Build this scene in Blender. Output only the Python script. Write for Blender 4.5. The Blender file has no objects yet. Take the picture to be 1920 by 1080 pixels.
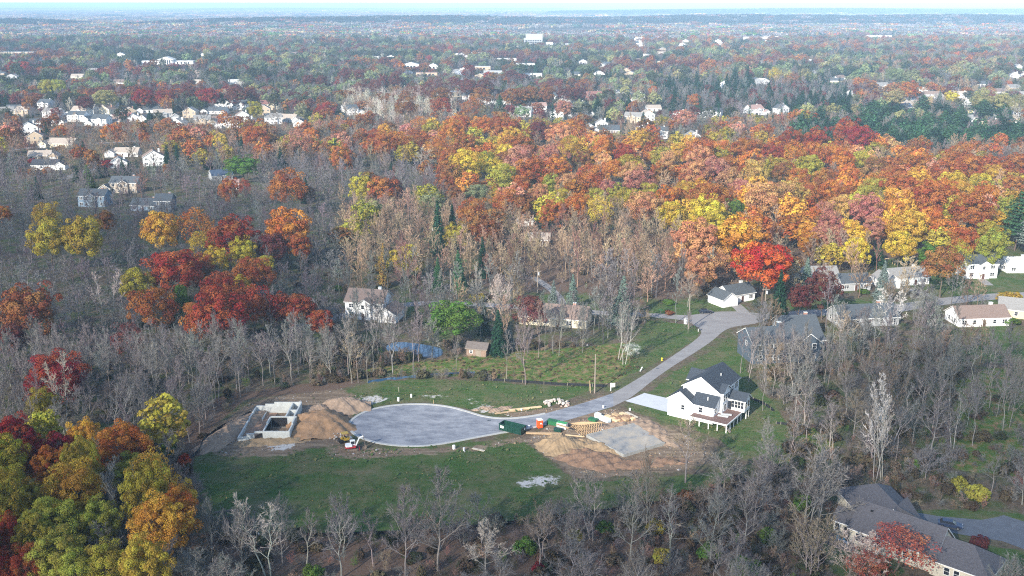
import bpy, bmesh, math, random
import numpy as np
from mathutils import Vector, Matrix

# ---------------------------------------------------------------- camera, world, sun, exposure
SC = bpy.context.scene
COL = SC.collection
CAM_H, F_PX, HORIZON = 100.0, 1900.0, 5.0
PITCH = math.atan((540 - HORIZON) / F_PX)
cam_d = bpy.data.cameras.new('camera')
cam_d.sensor_width = 36.0
cam_d.lens = 36.0 * F_PX / 1920.0
cam_d.clip_start = 1.0
cam_d.clip_end = 120000.0
cam = bpy.data.objects.new('camera', cam_d)
COL.objects.link(cam)
cam.location = (0, 0, CAM_H)
cam.rotation_euler = (math.radians(90) - PITCH, 0, 0)
SC.camera = cam

SUN_EL, SUN_AZ = math.radians(27), math.radians(212)      # azimuth clockwise from +Y; the sun stands behind the camera to its left
world = bpy.data.worlds.new('World')
SC.world = world
world.use_nodes = True
wn = world.node_tree
sky = wn.nodes.new('ShaderNodeTexSky')
sky.sky_type = 'NISHITA'
sky.sun_disc = False
sky.sun_elevation = SUN_EL
sky.sun_rotation = SUN_AZ
sky.altitude = 300
sky.air_density = 1.0
sky.dust_density = 0.6
bg = wn.nodes['Background']
bg.inputs['Strength'].default_value = 0.15
wn.links.new(sky.outputs[0], bg.inputs[0])

sun_d = bpy.data.lights.new('sun', 'SUN')
sun_d.energy = 4.2
sun_d.angle = math.radians(0.5)
sun_d.color = (1.0, 0.92, 0.80)
sun = bpy.data.objects.new('sun', sun_d)
COL.objects.link(sun)
sdir = Vector((math.sin(SUN_AZ) * math.cos(SUN_EL), math.cos(SUN_AZ) * math.cos(SUN_EL), math.sin(SUN_EL)))
sun.rotation_euler = sdir.to_track_quat('Z', 'Y').to_euler()
sun.location = (0, 0, 300)

SC.view_settings.view_transform = 'Standard'
SC.view_settings.look = 'None'
SC.view_settings.exposure = 1.0
SC.view_settings.gamma = 1.0
SC.view_settings.use_curve_mapping = False
SC.cycles.max_bounces = 5
SC.cycles.diffuse_bounces = 3
SC.cycles.glossy_bounces = 2
SC.cycles.transmission_bounces = 3
SC.cycles.volume_bounces = 0
SC.cycles.transparent_max_bounces = 8
SC.cycles.use_denoising = False
SC.cycles.filter_width = 1.15

# ---------------------------------------------------------------- photograph <-> ground
SP, CP = math.sin(PITCH), math.cos(PITCH)
def P(x, y, z=0.0):
    """the point at height z that is seen at pixel (x, y) of the 1920 x 1080 photograph"""
    t = (CAM_H - z) / (F_PX * SP + (y - 540) * CP)
    return Vector(((x - 960) * t, (F_PX * CP - (y - 540) * SP) * t, z))
def proj(X, Y, Z):
    d = Y * CP + (CAM_H - Z) * SP
    v = (-(Z - CAM_H) * CP - Y * SP) / d * F_PX
    return 960 + X / d * F_PX, 540 + v
def PG(pts, z=0.0):
    return [tuple(P(a, b, z))[:2] for a, b in pts]

rng = np.random.default_rng(11)
R = math.radians
SEEN = {}
LANDMARKS = []                       # (name, px, py) used to word the labels

def tag(o, label=None, cat=None, group=None, kind=None):
    if label: o['label'] = label
    if cat: o['category'] = cat
    if group: o['group'] = group
    if kind: o['kind'] = kind
    return o
def empty(name, loc=(0, 0, 0), rz=0.0):
    o = bpy.data.objects.new(name, None)
    o.empty_display_size = 0.5
    COL.objects.link(o)
    o.location = loc
    o.rotation_euler = (0, 0, rz)
    return o
def link(name, me, parent=None, loc=(0, 0, 0), rot=(0, 0, 0)):
    o = bpy.data.objects.new(name, me)
    COL.objects.link(o)
    o.parent = parent
    o.location = loc
    o.rotation_euler = rot
    return o

class MB:
    """collects faces of several materials and builds ONE mesh"""
    def __init__(s):
        s.v, s.f, s.m, s.mats = [], [], [], []
    def mi(s, mat):
        if mat not in s.mats: s.mats.append(mat)
        return s.mats.index(mat)
    def face(s, pts, mat):
        n = len(s.v)
        s.v += [tuple(p) for p in pts]
        s.f.append(tuple(range(n, n + len(pts))))
        s.m.append(s.mi(mat))
    def poly(s, verts, faces, mat):
        n = len(s.v)
        s.v += [tuple(p) for p in verts]
        for f in faces:
            s.f.append(tuple(n + i for i in f)); s.m.append(s.mi(mat))
    def box(s, a, b, mat):
        x0, y0, z0 = a; x1, y1, z1 = b
        s.poly([(x0,y0,z0),(x1,y0,z0),(x1,y1,z0),(x0,y1,z0),(x0,y0,z1),(x1,y0,z1),(x1,y1,z1),(x0,y1,z1)],
               [(0,3,2,1),(4,5,6,7),(0,1,5,4),(1,2,6,5),(2,3,7,6),(3,0,4,7)], mat)
    def beam(s, p, q, w, h, mat, up=(0, 0, 1)):
        p, q = Vector(p), Vector(q)
        d = (q - p).normalized()
        sd = d.cross(Vector(up))
        if sd.length < 1e-4: sd = d.cross(Vector((1, 0, 0)))
        sd.normalize(); u = sd.cross(d)
        vs = [c + sd * (sx * w / 2) + u * (sz * h / 2) for c in (p, q) for sx, sz in ((-1,-1),(1,-1),(1,1),(-1,1))]
        s.poly(vs, [(0,1,2,3),(7,6,5,4),(0,4,5,1),(1,5,6,2),(2,6,7,3),(3,7,4,0)], mat)
    def tube(s, p, q, r0, r1, n, mat, cap=True):
        p, q = Vector(p), Vector(q)
        d = (q - p).normalized()
        a = d.cross(Vector((0, 0, 1)))
        if a.length < 1e-3: a = Vector((1, 0, 0))
        a.normalize(); b = d.cross(a)
        vs = [c + (a * math.cos(t) + b * math.sin(t)) * r for c, r in ((p, r0), (q, r1)) for t in [2 * math.pi * i / n for i in range(n)]]
        fs = [(i, (i + 1) % n, n + (i + 1) % n, n + i) for i in range(n)]
        if cap: fs += [tuple(range(n))[::-1], tuple(range(n, 2 * n))]
        s.poly(vs, fs, mat)
    def prism(s, outline, z0, z1, mat):
        """outline of (x, y), extruded upward"""
        n = len(outline)
        vs = [(x, y, z0) for x, y in outline] + [(x, y, z1) for x, y in outline]
        s.poly(vs, [tuple(range(n))[::-1], tuple(range(n, 2 * n))] + [(i, (i + 1) % n, n + (i + 1) % n, n + i) for i in range(n)], mat)
    def mesh(s, name):
        me = bpy.data.meshes.new(name)
        me.from_pydata(s.v, [], s.f)
        for m in s.mats: me.materials.append(m)
        me.polygons.foreach_set('material_index', s.m)
        me.update()
        return me
    def build(s, name, parent=None, loc=(0, 0, 0), rot=(0, 0, 0), bevel=0.0):
        o = link(name, s.mesh(name), parent, loc, rot)
        if bevel:
            b = o.modifiers.new('bevel', 'BEVEL'); b.width = bevel; b.segments = 2; b.limit_method = 'ANGLE'
        return o

# ---------------------------------------------------------------- materials
MATS = {}
def _new(name):
    m = bpy.data.materials.new(name); m.use_nodes = True
    nt = m.node_tree
    return m, nt, nt.nodes['Principled BSDF']
def plain(name, col, rough=0.7, var=0.18, scale=1.2, bump=0.0, metal=0.0, stretch=None, detail=6.0):
    """a surface whose colour wanders round col with a noise of that scale (per metre)"""
    if name in MATS: return MATS[name]
    m, nt, b = _new(name)
    N, L = nt.nodes, nt.links
    geo = N.new('ShaderNodeNewGeometry'); tc = N.new('ShaderNodeTexCoord')
    src = tc.outputs['Object']
    if stretch:
        mp = N.new('ShaderNodeMapping'); mp.inputs['Scale'].default_value = stretch
        L.new(src, mp.inputs[0]); src = mp.outputs[0]
    nz = N.new('ShaderNodeTexNoise'); nz.inputs['Scale'].default_value = scale; nz.inputs['Detail'].default_value = detail
    nz.inputs['Roughness'].default_value = 0.65
    L.new(src, nz.inputs['Vector'])
    rp = N.new('ShaderNodeValToRGB')
    rp.color_ramp.elements[0].position = 0.28; rp.color_ramp.elements[1].position = 0.72
    rp.color_ramp.elements[0].color = tuple(max(0, c * (1 - var)) for c in col) + (1,)
    rp.color_ramp.elements[1].color = tuple(min(1, c * (1 + var)) for c in col) + (1,)
    L.new(nz.outputs['Fac'], rp.inputs[0]); L.new(rp.outputs[0], b.inputs['Base Color'])
    b.inputs['Roughness'].default_value = rough
    b.inputs['Metallic'].default_value = metal
    b.inputs['Specular IOR Level'].default_value = 0.3
    if bump:
        bp = N.new('ShaderNodeBump'); bp.inputs['Strength'].default_value = bump; bp.inputs['Distance'].default_value = 0.3
        L.new(nz.outputs['Fac'], bp.inputs['Height']); L.new(bp.outputs[0], b.inputs['Normal'])
    MATS[name] = m
    return m
def siding(name, col):
    """horizontal clapboard: courses as bump"""
    if name in MATS: return MATS[name]
    m = plain(name, col, 0.6, 0.05, 0.8)
    nt = m.node_tree; N, L = nt.nodes, nt.links
    tc = N.new('ShaderNodeTexCoord')
    wv = N.new('ShaderNodeTexWave'); wv.wave_type = 'BANDS'; wv.bands_direction = 'Z'; wv.wave_profile = 'SAW'
    wv.inputs['Scale'].default_value = 0.9
    L.new(tc.outputs['Object'], wv.inputs['Vector'])
    bp = N.new('ShaderNodeBump'); bp.inputs['Strength'].default_value = 0.35; bp.inputs['Distance'].default_value = 0.04
    L.new(wv.outputs['Fac'], bp.inputs['Height']); L.new(bp.outputs[0], nt.nodes['Principled BSDF'].inputs['Normal'])
    return m
def shingle(name, col):
    return plain(name, col, 0.9, 0.28, 2.2, 0.25, stretch=(1, 1, 2.5))
def glass(name='window_glass'):
    if name in MATS: return MATS[name]
    m, nt, b = _new(name)
    b.inputs['Base Color'].default_value = (0.025, 0.03, 0.04, 1)
    b.inputs['Roughness'].default_value = 0.08
    MATS[name] = m
    return m
WHITE = siding('white_siding', (0.80, 0.80, 0.79)); TRIM = plain('white_trim', (0.82, 0.82, 0.80), 0.5, 0.03)
GLASS = glass()
CONC = plain('poured_concrete', (0.50, 0.52, 0.50), 0.85, 0.16, 0.9, 0.1)
KERB = plain('kerb_concrete', (0.42, 0.42, 0.40), 0.85, 0.12, 1.5, 0.1)
BLACK = plain('black_fabric', (0.015, 0.016, 0.02), 0.8, 0.3)
WOODG = plain('weathered_wood', (0.25, 0.21, 0.17), 0.85, 0.3, 3.0, 0.1, stretch=(4, 4, 0.6))
LUMBER = plain('new_lumber', (0.47, 0.33, 0.19), 0.8, 0.22, 2.0, 0.1)
STEEL = plain('galvanised_steel', (0.4, 0.4, 0.4), 0.4, 0.1, 3.0, 0, 0.8)
RUBBER = plain('rubber', (0.02, 0.02, 0.02), 0.8, 0.2)

def objcolor(name, rough=0.85, translucent=0.0, hue=0.05, val=0.35, inst=False, scale=None):
    """foliage, twigs and bark: the colour is the object's own (or the instance's), and wanders with each leaf cluster"""
    m, nt, b = _new(name)
    N, L = nt.nodes, nt.links
    if inst:
        src = N.new('ShaderNodeAttribute'); src.attribute_type = 'INSTANCER'; src.attribute_name = 'tint'
        col = src.outputs['Color']
    else:
        oi = N.new('ShaderNodeObjectInfo'); col = oi.outputs['Color']
    va = N.new('ShaderNodeAttribute'); va.attribute_type = 'GEOMETRY'; va.attribute_name = 'clump'
    hs = N.new('ShaderNodeHueSaturation')
    mr = N.new('ShaderNodeMapRange'); mr.inputs['To Min'].default_value = 0.5 - hue / 2; mr.inputs['To Max'].default_value = 0.5 + hue / 2
    mv = N.new('ShaderNodeMapRange'); mv.inputs['To Min'].default_value = 1 - val; mv.inputs['To Max'].default_value = 1 + val
    vb = N.new('ShaderNodeAttribute'); vb.attribute_type = 'GEOMETRY'; vb.attribute_name = 'leafvar'
    L.new(va.outputs['Fac'], mr.inputs['Value']); L.new(vb.outputs['Fac'], mv.inputs['Value'])
    L.new(mr.outputs[0], hs.inputs['Hue']); L.new(mv.outputs[0], hs.inputs['Value']); L.new(col, hs.inputs['Color'])
    out = nt.nodes['Material Output']
    nt.nodes.remove(b)
    d = N.new('ShaderNodeBsdfDiffuse'); L.new(hs.outputs[0], d.inputs['Color'])
    if translucent:
        t = N.new('ShaderNodeBsdfTranslucent'); L.new(hs.outputs[0], t.inputs['Color'])
        mx = N.new('ShaderNodeMixShader'); mx.inputs[0].default_value = translucent
        L.new(d.outputs[0], mx.inputs[1]); L.new(t.outputs[0], mx.inputs[2]); L.new(mx.outputs[0], out.inputs['Surface'])
    else:
        L.new(d.outputs[0], out.inputs['Surface'])
    return m
LEAF = objcolor('leaves', translucent=0.3, hue=0.045, val=0.42)
TWIG = objcolor('twigs', hue=0.02, val=0.35)
BARK = objcolor('bark', hue=0.0, val=0.0)
LEAF_I = objcolor('woodland_leaves', translucent=0.25, hue=0.05, val=0.35, inst=True)
TWIG_I = objcolor('woodland_twigs', hue=0.02, val=0.35, inst=True)

# ---------------------------------------------------------------- the ground: one sheet to the horizon
def inpoly(X, Y, poly):
    c = np.zeros(X.shape, bool)
    n = len(poly)
    for i in range(n):
        x0, y0 = poly[i]; x1, y1 = poly[(i + 1) % n]
        if y0 == y1: continue
        k = ((y0 > Y) != (y1 > Y)) & (X < (x1 - x0) * (Y - y0) / (y1 - y0) + x0)
        c ^= k
    return c
def blur(A, n):
    for _ in range(n):
        A = (A + np.roll(A, 1, 0) + np.roll(A, -1, 0)) / 3
        A = (A + np.roll(A, 1, 1) + np.roll(A, -1, 1)) / 3
    return A
def geom(a, b, r):
    o = [a]
    while o[-1] < b: o.append(o[-1] * r + 0.5)
    return o
xf = np.arange(-135, 135.1, 0.8)
xm = np.arange(140, 480, 5.0); xo = np.array(geom(485, 40000, 1.05))
XS = np.concatenate([-xo[::-1], -xm[::-1], xf, xm, xo])
YS = np.concatenate([np.arange(-400, 140, 20.0), np.arange(140, 330, 0.8), np.arange(333, 1300, 5.0), np.array(geom(1305, 42000, 1.035))])
GX, GY = np.meshgrid(XS, YS)
def hill(X, Y):
    """low wooded ridges far off"""
    z = np.zeros(np.shape(X))
    w = lambda a, s: 0.55 + 0.45 * np.sin(X / a + s) * np.cos(X / (a * 0.37) + 2 * s)
    lo = 1 / (1 + np.exp((-(X + 1350)) / 180.0))
    z = z + 40 * (0.62 + 0.38 * w(700, 1.0)) * np.exp(-((Y - 4500 - 200 * np.sin(X / 900)) / 420) ** 2) * lo
    z = z + 26 * np.exp(-((Y - 4300) / 260) ** 2) * np.exp(-((X + 2050) / 260) ** 2)
    z = z + 44 * (0.7 + 0.3 * w(1300, 2.0)) * np.exp(-((Y - 9000) / 900) ** 2) / (1 + np.exp(-(X - 500) / 600.0))
    z = z + 30 * w(2300, 0.5) * np.exp(-((Y - 16000) / 2500) ** 2)
    return z
GZ = hill(GX, GY)
lawns = [
 [(362,858),(420,842),(500,853),(560,842),(640,838),(700,842),(900,828),(985,826),(1020,862),(1090,905),(1250,893),(1360,885),(1460,850),(1463,873),(1380,900),(1273,937),(1100,958),(1000,972),(850,995),(700,1003),(500,1003),(400,985),(362,930)],
 [(560,748),(640,735),(700,714),(850,711),(990,722),(1125,724),(1060,752),(1000,772),(930,775),(880,768),(800,752),(700,762),(660,780)],
 [(1120,712),(1190,700),(1250,670),(1312,632),(1305,612),(1215,598),(1190,640),(1180,690)],
 [(1170,766),(1215,737),(1260,700),(1340,655),(1368,632),(1395,655),(1400,700),(1440,745),(1475,790),(1470,850),(1400,865),(1345,822),(1262,795)],
 [(1210,588),(1220,568),(1350,560),(1405,572),(1400,583),(1330,585),(1280,598)],
 [(1800,660),(1830,612),(1900,605),(1960,640),(1960,690),(1860,680)],
 [(1660,958),(1750,968),(1960,985),(1960,970),(1870,958),(1750,955)],
 [(1650,1000),(1700,1080),(1560,1080),(1540,1010)],
 [(1840,1020),(1960,1040),(1960,1080),(1860,1080)],
 [(1640,485),(1900,480),(1960,500),(1960,600),(1640,520)], [(1480,590),(1700,600),(1640,560),(1480,560)],
 [(1830,475),(1960,470),(1960,490),(1850,490)], [(680,590),(800,590),(790,560),(700,560)], [(990,575),(1130,580),(1100,550),(1000,552)],
 [(270,330),(340,330),(330,305),(270,305)], [(170,250),(230,250),(230,235),(170,238)]]
meadow = [[(640,705),(850,705),(990,716),(1150,720),(1200,690),(1190,640),(1100,650),(900,665),(700,690)],
          [(1400,860),(1470,850),(1480,790),(1560,800),(1560,860),(1480,880)], [(1780,880),(1960,900),(1960,680),(1850,690),(1790,720)]]
dirts = [
 [(388,845),(395,812),(420,790),(455,762),(500,745),(572,738),(640,728),(672,742),(690,762),(652,790),(655,815),(645,838),(590,835),(560,850),(520,858),(430,858)],
 [(985,828),(1005,812),(1040,790),(1100,775),(1150,764),(1190,776),(1265,804),(1315,832),(1340,852),(1310,878),(1240,886),(1150,895),(1085,900),(1040,868)],
 [(1060,765),(1150,735),(1160,742),(1080,772),(960,784),(940,775),(1020,765)],
 [(640,838),(760,842),(900,836),(985,815),(985,828),(900,845),(760,855),(650,862),(600,850)], [(1100,650),(1105,640),(1090,640)]]
chalk = [[(858,748),(885,745),(905,755),(940,766),(930,778),(880,770),(900,760)], [(668,742),(720,740),(732,752),(690,760),(668,756)],
         [(950,905),(1010,890),(1060,893),(1045,910),(980,915)], [(500,820),(560,832),(545,845),(495,848)], [(770,738),(850,742),(860,748),(790,745)],
         [(1190,796),(1270,828),(1250,815),(1215,792)]]
leaf = [[(300,900),(380,860),(400,800),(460,748),(640,730),(690,712),(560,720),(420,740),(300,800)],
        [(900,540),(1270,560),(1290,440),(900,430)], [(340,1000),(700,1010),(1100,970),(1460,880),(1560,900),(1500,1080),(300,1080)], [(1270,560),(1500,500),(1880,500),(1880,460),(1270,460)]]
def cover(polys, n, z=0.0):
    A = np.zeros(GX.shape, np.float32)
    for p in polys: A[inpoly(GX, GY, PG(p))] = 1
    return blur(A, n)
ATT = {'lawn': cover(lawns, 2), 'meadow': cover(meadow, 4), 'dirt': cover(dirts, 4), 'chalk': cover(chalk, 4), 'litter': cover(leaf, 5)}
far = np.clip((GY - 420) / 300, 0, 1)
nx, ny = len(XS), len(YS)
gv = np.stack([GX.ravel(), GY.ravel(), GZ.ravel()], 1).astype(np.float32)
idx = np.arange(nx * ny).reshape(ny, nx)
gf = np.stack([idx[:-1, :-1], idx[:-1, 1:], idx[1:, 1:], idx[1:, :-1]], -1).reshape(-1, 4)
def quadmesh(name, v, f, mats, attrs=None, dom='POINT'):
    me = bpy.data.meshes.new(name)
    v = np.asarray(v, np.float32); f = np.asarray(f, np.int32)
    k = f.shape[1]
    me.vertices.add(len(v)); me.vertices.foreach_set('co', v.ravel())
    me.loops.add(f.size); me.loops.foreach_set('vertex_index', f.ravel())
    me.polygons.add(len(f)); me.polygons.foreach_set('loop_start', np.arange(0, f.size, k, dtype=np.int32))
    for m in mats: me.materials.append(m)
    for n, a in (attrs or {}).items():
        at = me.attributes.new(n, 'FLOAT', dom); at.data.foreach_set('value', np.asarray(a, np.float32).ravel())
    me.update(calc_edges=True)
    return me
def ground_mat():
    m, nt, b = _new('ground'); N, L = nt.nodes, nt.links
    tc = N.new('ShaderNodeTexCoord')
    def noise(scale, detail=8, rough=0.6):
        n = N.new('ShaderNodeTexNoise'); n.inputs['Scale'].default_value = scale; n.inputs['Detail'].default_value = detail; n.inputs['Roughness'].default_value = rough
        L.new(tc.outputs['Object'], n.inputs['Vector']); return n.outputs['Fac']
    def ramp(src, *stops):
        r = N.new('ShaderNodeValToRGB'); e = r.color_ramp.elements
        while len(e) < len(stops): e.new(0.5)
        for q, (p, c) in zip(e, stops): q.position = p; q.color = tuple(c) + (1,)
        L.new(src, r.inputs[0]); return r.outputs[0]
    def mix(fac, a, c):
        x = N.new('ShaderNodeMix'); x.data_type = 'RGBA'
        L.new(fac, x.inputs[0]); L.new(a, x.inputs[6]); L.new(c, x.inputs[7]); return x.outputs[2]
    def weight(att, nz, amt=0.7, lo=0.42, hi=0.6):
        a = N.new('ShaderNodeAttribute'); a.attribute_name = att
        s = N.new('ShaderNodeMath'); s.operation = 'SUBTRACT'; L.new(nz, s.inputs[0]); s.inputs[1].default_value = 0.5
        k = N.new('ShaderNodeMath'); k.operation = 'MULTIPLY_ADD'; L.new(s.outputs[0], k.inputs[0]); k.inputs[1].default_value = amt * 2; L.new(a.outputs['Fac'], k.inputs[2])
        r = N.new('ShaderNodeMapRange'); r.interpolation_type = 'SMOOTHSTEP'; r.inputs['From Min'].default_value = lo; r.inputs['From Max'].default_value = hi
        L.new(k.outputs[0], r.inputs['Value'])
        g = N.new('ShaderNodeMath'); g.operation = 'MULTIPLY'; L.new(r.outputs[0], g.inputs[0])
        c = N.new('ShaderNodeMapRange'); c.inputs['From Max'].default_value = 0.12; L.new(a.outputs['Fac'], c.inputs['Value']); L.new(c.outputs[0], g.inputs[1])
        return g.outputs[0]
    n1, n2, n3, n4 = noise(0.9), noise(0.12), noise(3.5), noise(0.02)
    base = ramp(n1, (0.25, (0.06, 0.048, 0.036)), (0.5, (0.12, 0.092, 0.066)), (0.75, (0.19, 0.15, 0.105)))
    grn = ramp(n1, (0.3, (0.045, 0.07, 0.024)), (0.7, (0.11, 0.12, 0.05)))
    base = mix(ramp(n2, (0.44, (0, 0, 0)), (0.6, (1, 1, 1))), base, grn)
    lit = ramp(n3, (0.25, (0.075, 0.052, 0.04)), (0.5, (0.13, 0.088, 0.065)), (0.75, (0.19, 0.135, 0.095)))
    base = mix(weight('litter', n2, 0.35), base, lit)
    mead = ramp(noise(0.45), (0.3, (0.05, 0.10, 0.02)), (0.48, (0.09, 0.14, 0.03)), (0.6, (0.22, 0.16, 0.08)), (0.75, (0.28, 0.2, 0.11)))
    base = mix(weight('meadow', n1, 0.4), base, mead)
    gr = ramp(noise(0.5, 10, 0.7), (0.28, (0.032, 0.066, 0.018)), (0.5, (0.052, 0.098, 0.025)), (0.74, (0.095, 0.128, 0.042)))
    gr2 = ramp(n3, (0.3, (0.085, 0.085, 0.04)), (0.7, (0.19, 0.16, 0.095)))
    gr = mix(ramp(noise(0.14, 10, 0.68), (0.44, (0, 0, 0)), (0.66, (0.95, 0.95, 0.95))), gr, gr2)
    gr = mix(ramp(noise(0.045, 6, 0.6), (0.52, (0, 0, 0)), (0.62, (0.55, 0.55, 0.55))), gr, ramp(n1, (0.3, (0.03, 0.085, 0.014)), (0.7, (0.06, 0.125, 0.025))))
    gr = mix(ramp(noise(5.0, 3, 0.5), (0.62, (0, 0, 0)), (0.72, (0.75, 0.75, 0.75))), gr, ramp(n1, (0.3, (0.12, 0.10, 0.05)), (0.7, (0.22, 0.17, 0.09))))
    # wheel tracks: thin wavering bands of worn turf
    mpt = N.new('ShaderNodeMapping'); mpt.inputs['Scale'].default_value = (0.06, 0.9, 1); mpt.inputs['Rotation'].default_value = (0, 0, 0.3); L.new(tc.outputs['Object'], mpt.inputs[0])
    tn = N.new('ShaderNodeTexNoise'); tn.inputs['Scale'].default_value = 1.0; tn.inputs['Detail'].default_value = 6; L.new(mpt.outputs[0], tn.inputs['Vector'])
    gr = mix(ramp(tn.outputs['Fac'], (0.56, (0, 0, 0)), (0.68, (0.6, 0.6, 0.6))), gr, gr2)
    base = mix(weight('lawn', noise(0.4, 8, 0.65), 0.5, 0.36, 0.66), base, gr)
    di = ramp(n1, (0.25, (0.11, 0.082, 0.058)), (0.5, (0.19, 0.14, 0.098)), (0.78, (0.30, 0.235, 0.165)))
    di2 = ramp(tn.outputs['Fac'], (0.38, (0.10, 0.075, 0.055)), (0.5, (0.20, 0.15, 0.105)), (0.66, (0.33, 0.265, 0.19)))
    di = mix(ramp(noise(0.1), (0.42, (0, 0, 0)), (0.6, (0.8, 0.8, 0.8))), di, di2)
    base = mix(weight('dirt', noise(0.33, 9, 0.68), 0.85, 0.38, 0.72), base, di)
    ch = ramp(n3, (0.3, (0.35, 0.33, 0.3)), (0.7, (0.62, 0.6, 0.57)))
    base = mix(weight('chalk', noise(0.55, 10, 0.7), 1.3, 0.55, 0.85), base, ch)
    farc = ramp(noise(0.011, 10, 0.7), (0.3, (0.03, 0.04, 0.03)), (0.42, (0.07, 0.055, 0.05)), (0.52, (0.085, 0.055, 0.045)), (0.62, (0.09, 0.075, 0.065)), (0.74, (0.05, 0.06, 0.04)))
    sep = N.new('ShaderNodeSeparateXYZ'); L.new(tc.outputs['Object'], sep.inputs[0])
    fr = N.new('ShaderNodeMapRange'); fr.inputs['From Min'].default_value = 500; fr.inputs['From Max'].default_value = 1500; L.new(sep.outputs['Y'], fr.inputs['Value'])
    base = mix(fr.outputs[0], base, farc)
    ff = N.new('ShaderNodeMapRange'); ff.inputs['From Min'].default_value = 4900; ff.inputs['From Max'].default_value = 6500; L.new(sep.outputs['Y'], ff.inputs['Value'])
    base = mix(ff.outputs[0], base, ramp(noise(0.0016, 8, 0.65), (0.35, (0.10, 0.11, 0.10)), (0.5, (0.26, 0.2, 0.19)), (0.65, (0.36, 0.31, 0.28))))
    hz_ = N.new('ShaderNodeMapRange'); hz_.inputs['From Min'].default_value = 6; hz_.inputs['From Max'].default_value = 14; L.new(sep.outputs['Z'], hz_.inputs['Value'])
    base = mix(hz_.outputs[0], base, ramp(n4, (0.3, (0.012, 0.02, 0.024)), (0.7, (0.03, 0.035, 0.035))))
    L.new(base, b.inputs['Base Color']); b.inputs['Roughness'].default_value = 0.95; b.inputs['Specular IOR Level'].default_value = 0.1
    bp = N.new('ShaderNodeBump'); bp.inputs['Strength'].default_value = 0.5; bp.inputs['Distance'].default_value = 0.25
    L.new(n1, bp.inputs['Height']); L.new(bp.outputs[0], b.inputs['Normal'])
    return m
gme = quadmesh('ground', gv, gf, [ground_mat()], ATT)
ground = link('ground', gme); tag(ground, 'broad wooded and grassy ground reaching to the hazy horizon', 'ground', kind='structure')
gme.polygons.foreach_set('use_smooth', np.ones(len(gf), bool))

# ---------------------------------------------------------------- streets, kerbs, drives, water
def road_mat(name, c0, c1):
    m, nt, b = _new(name); N, L = nt.nodes, nt.links
    tc = N.new('ShaderNodeTexCoord')
    a = N.new('ShaderNodeTexNoise'); a.inputs['Scale'].default_value = 0.3; a.inputs['Detail'].default_value = 12; a.inputs['Roughness'].default_value = 0.78
    mp = N.new('ShaderNodeMapping'); mp.inputs['Scale'].default_value = (0.6, 1.2, 1); mp.inputs['Rotation'].default_value = (0, 0, 0.25)
    L.new(tc.outputs['Object'], mp.inputs[0]); L.new(mp.outputs[0], a.inputs['Vector'])
    r = N.new('ShaderNodeValToRGB'); e = r.color_ramp.elements
    e[0].position = 0.36; e[0].color = tuple(c0) + (1,); e[1].position = 0.68; e[1].color = tuple(c1) + (1,)
    L.new(a.outputs['Fac'], r.inputs[0]); L.new(r.outputs[0], b.inputs['Base Color'])
    b.inputs['Roughness'].default_value = 0.85
    return m
ASPH = road_mat('worn_asphalt', (0.115, 0.125, 0.155), (0.36, 0.37, 0.39))
ASPH2 = road_mat('grey_asphalt', (0.2, 0.19, 0.19), (0.3, 0.29, 0.28))
DRIVE = plain('new_concrete', (0.50, 0.52, 0.54), 0.8, 0.08, 0.6)
def sheet(name, pts, z, mat, label, cat, kind='structure', parent=None):
    mb = MB(); mb.face([(a, c, z) for a, c in pts], mat)
    o = mb.build(name, parent)
    me = o.data
    bm = bmesh.new(); bm.from_mesh(me)
    for f in bm.faces:
        if f.normal.z < 0: f.normal_flip()
    bmesh.ops.triangulate(bm, faces=bm.faces); bm.to_mesh(me); bm.free()
    return tag(o, label, cat, kind=kind)
def smooth(pts, n=2, closed=True):
    for _ in range(n):
        q = []
        k = len(pts)
        for i in range(k if closed else k - 1):
            a, c = pts[i], pts[(i + 1) % k]
            q += [(a[0] * .75 + c[0] * .25, a[1] * .75 + c[1] * .25), (a[0] * .25 + c[0] * .75, a[1] * .25 + c[1] * .75)]
        if not closed: q = [pts[0]] + q + [pts[-1]]
        pts = q
    return pts
bulb_px = [(1150,737),(1100,754),(1050,768),(1005,780),(950,786),(908,782),(880,773),(845,763),(800,757.5),(750,758.5),(705,765),(675,776),(656,790),(653,802),(664,815),(690,827),(730,835),(780,837.5),(820,834),(860,827),(900,819),(940,812),(985,804),(1020,798),(1060,789),(1105,776),(1150,762)]
street_px = [(1150,737),(1200,708),(1250,675),(1290,648),(1313,630),(1316,620),(1300,608),(1285,600),(1210,594),(1212,586),(1290,592),(1312,588),(1345,584),(1400,584),(1436,590),(1440,600),(1410,608),(1372,613),(1354,622),(1340,636),(1305,660),(1262,686),(1220,716),(1185,745),(1150,762)]
bulb = PG(bulb_px); street = PG(street_px)
edge = smooth(bulb, 2, False)
sheet('road', edge, 0.02, ASPH, 'grey cul-de-sac with a round turning bulb', 'road')
st = smooth(street, 2, False)
sheet('street', st, 0.021, ASPH2, 'street climbing from the cul-de-sac to the upper turnaround', 'road')
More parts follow.
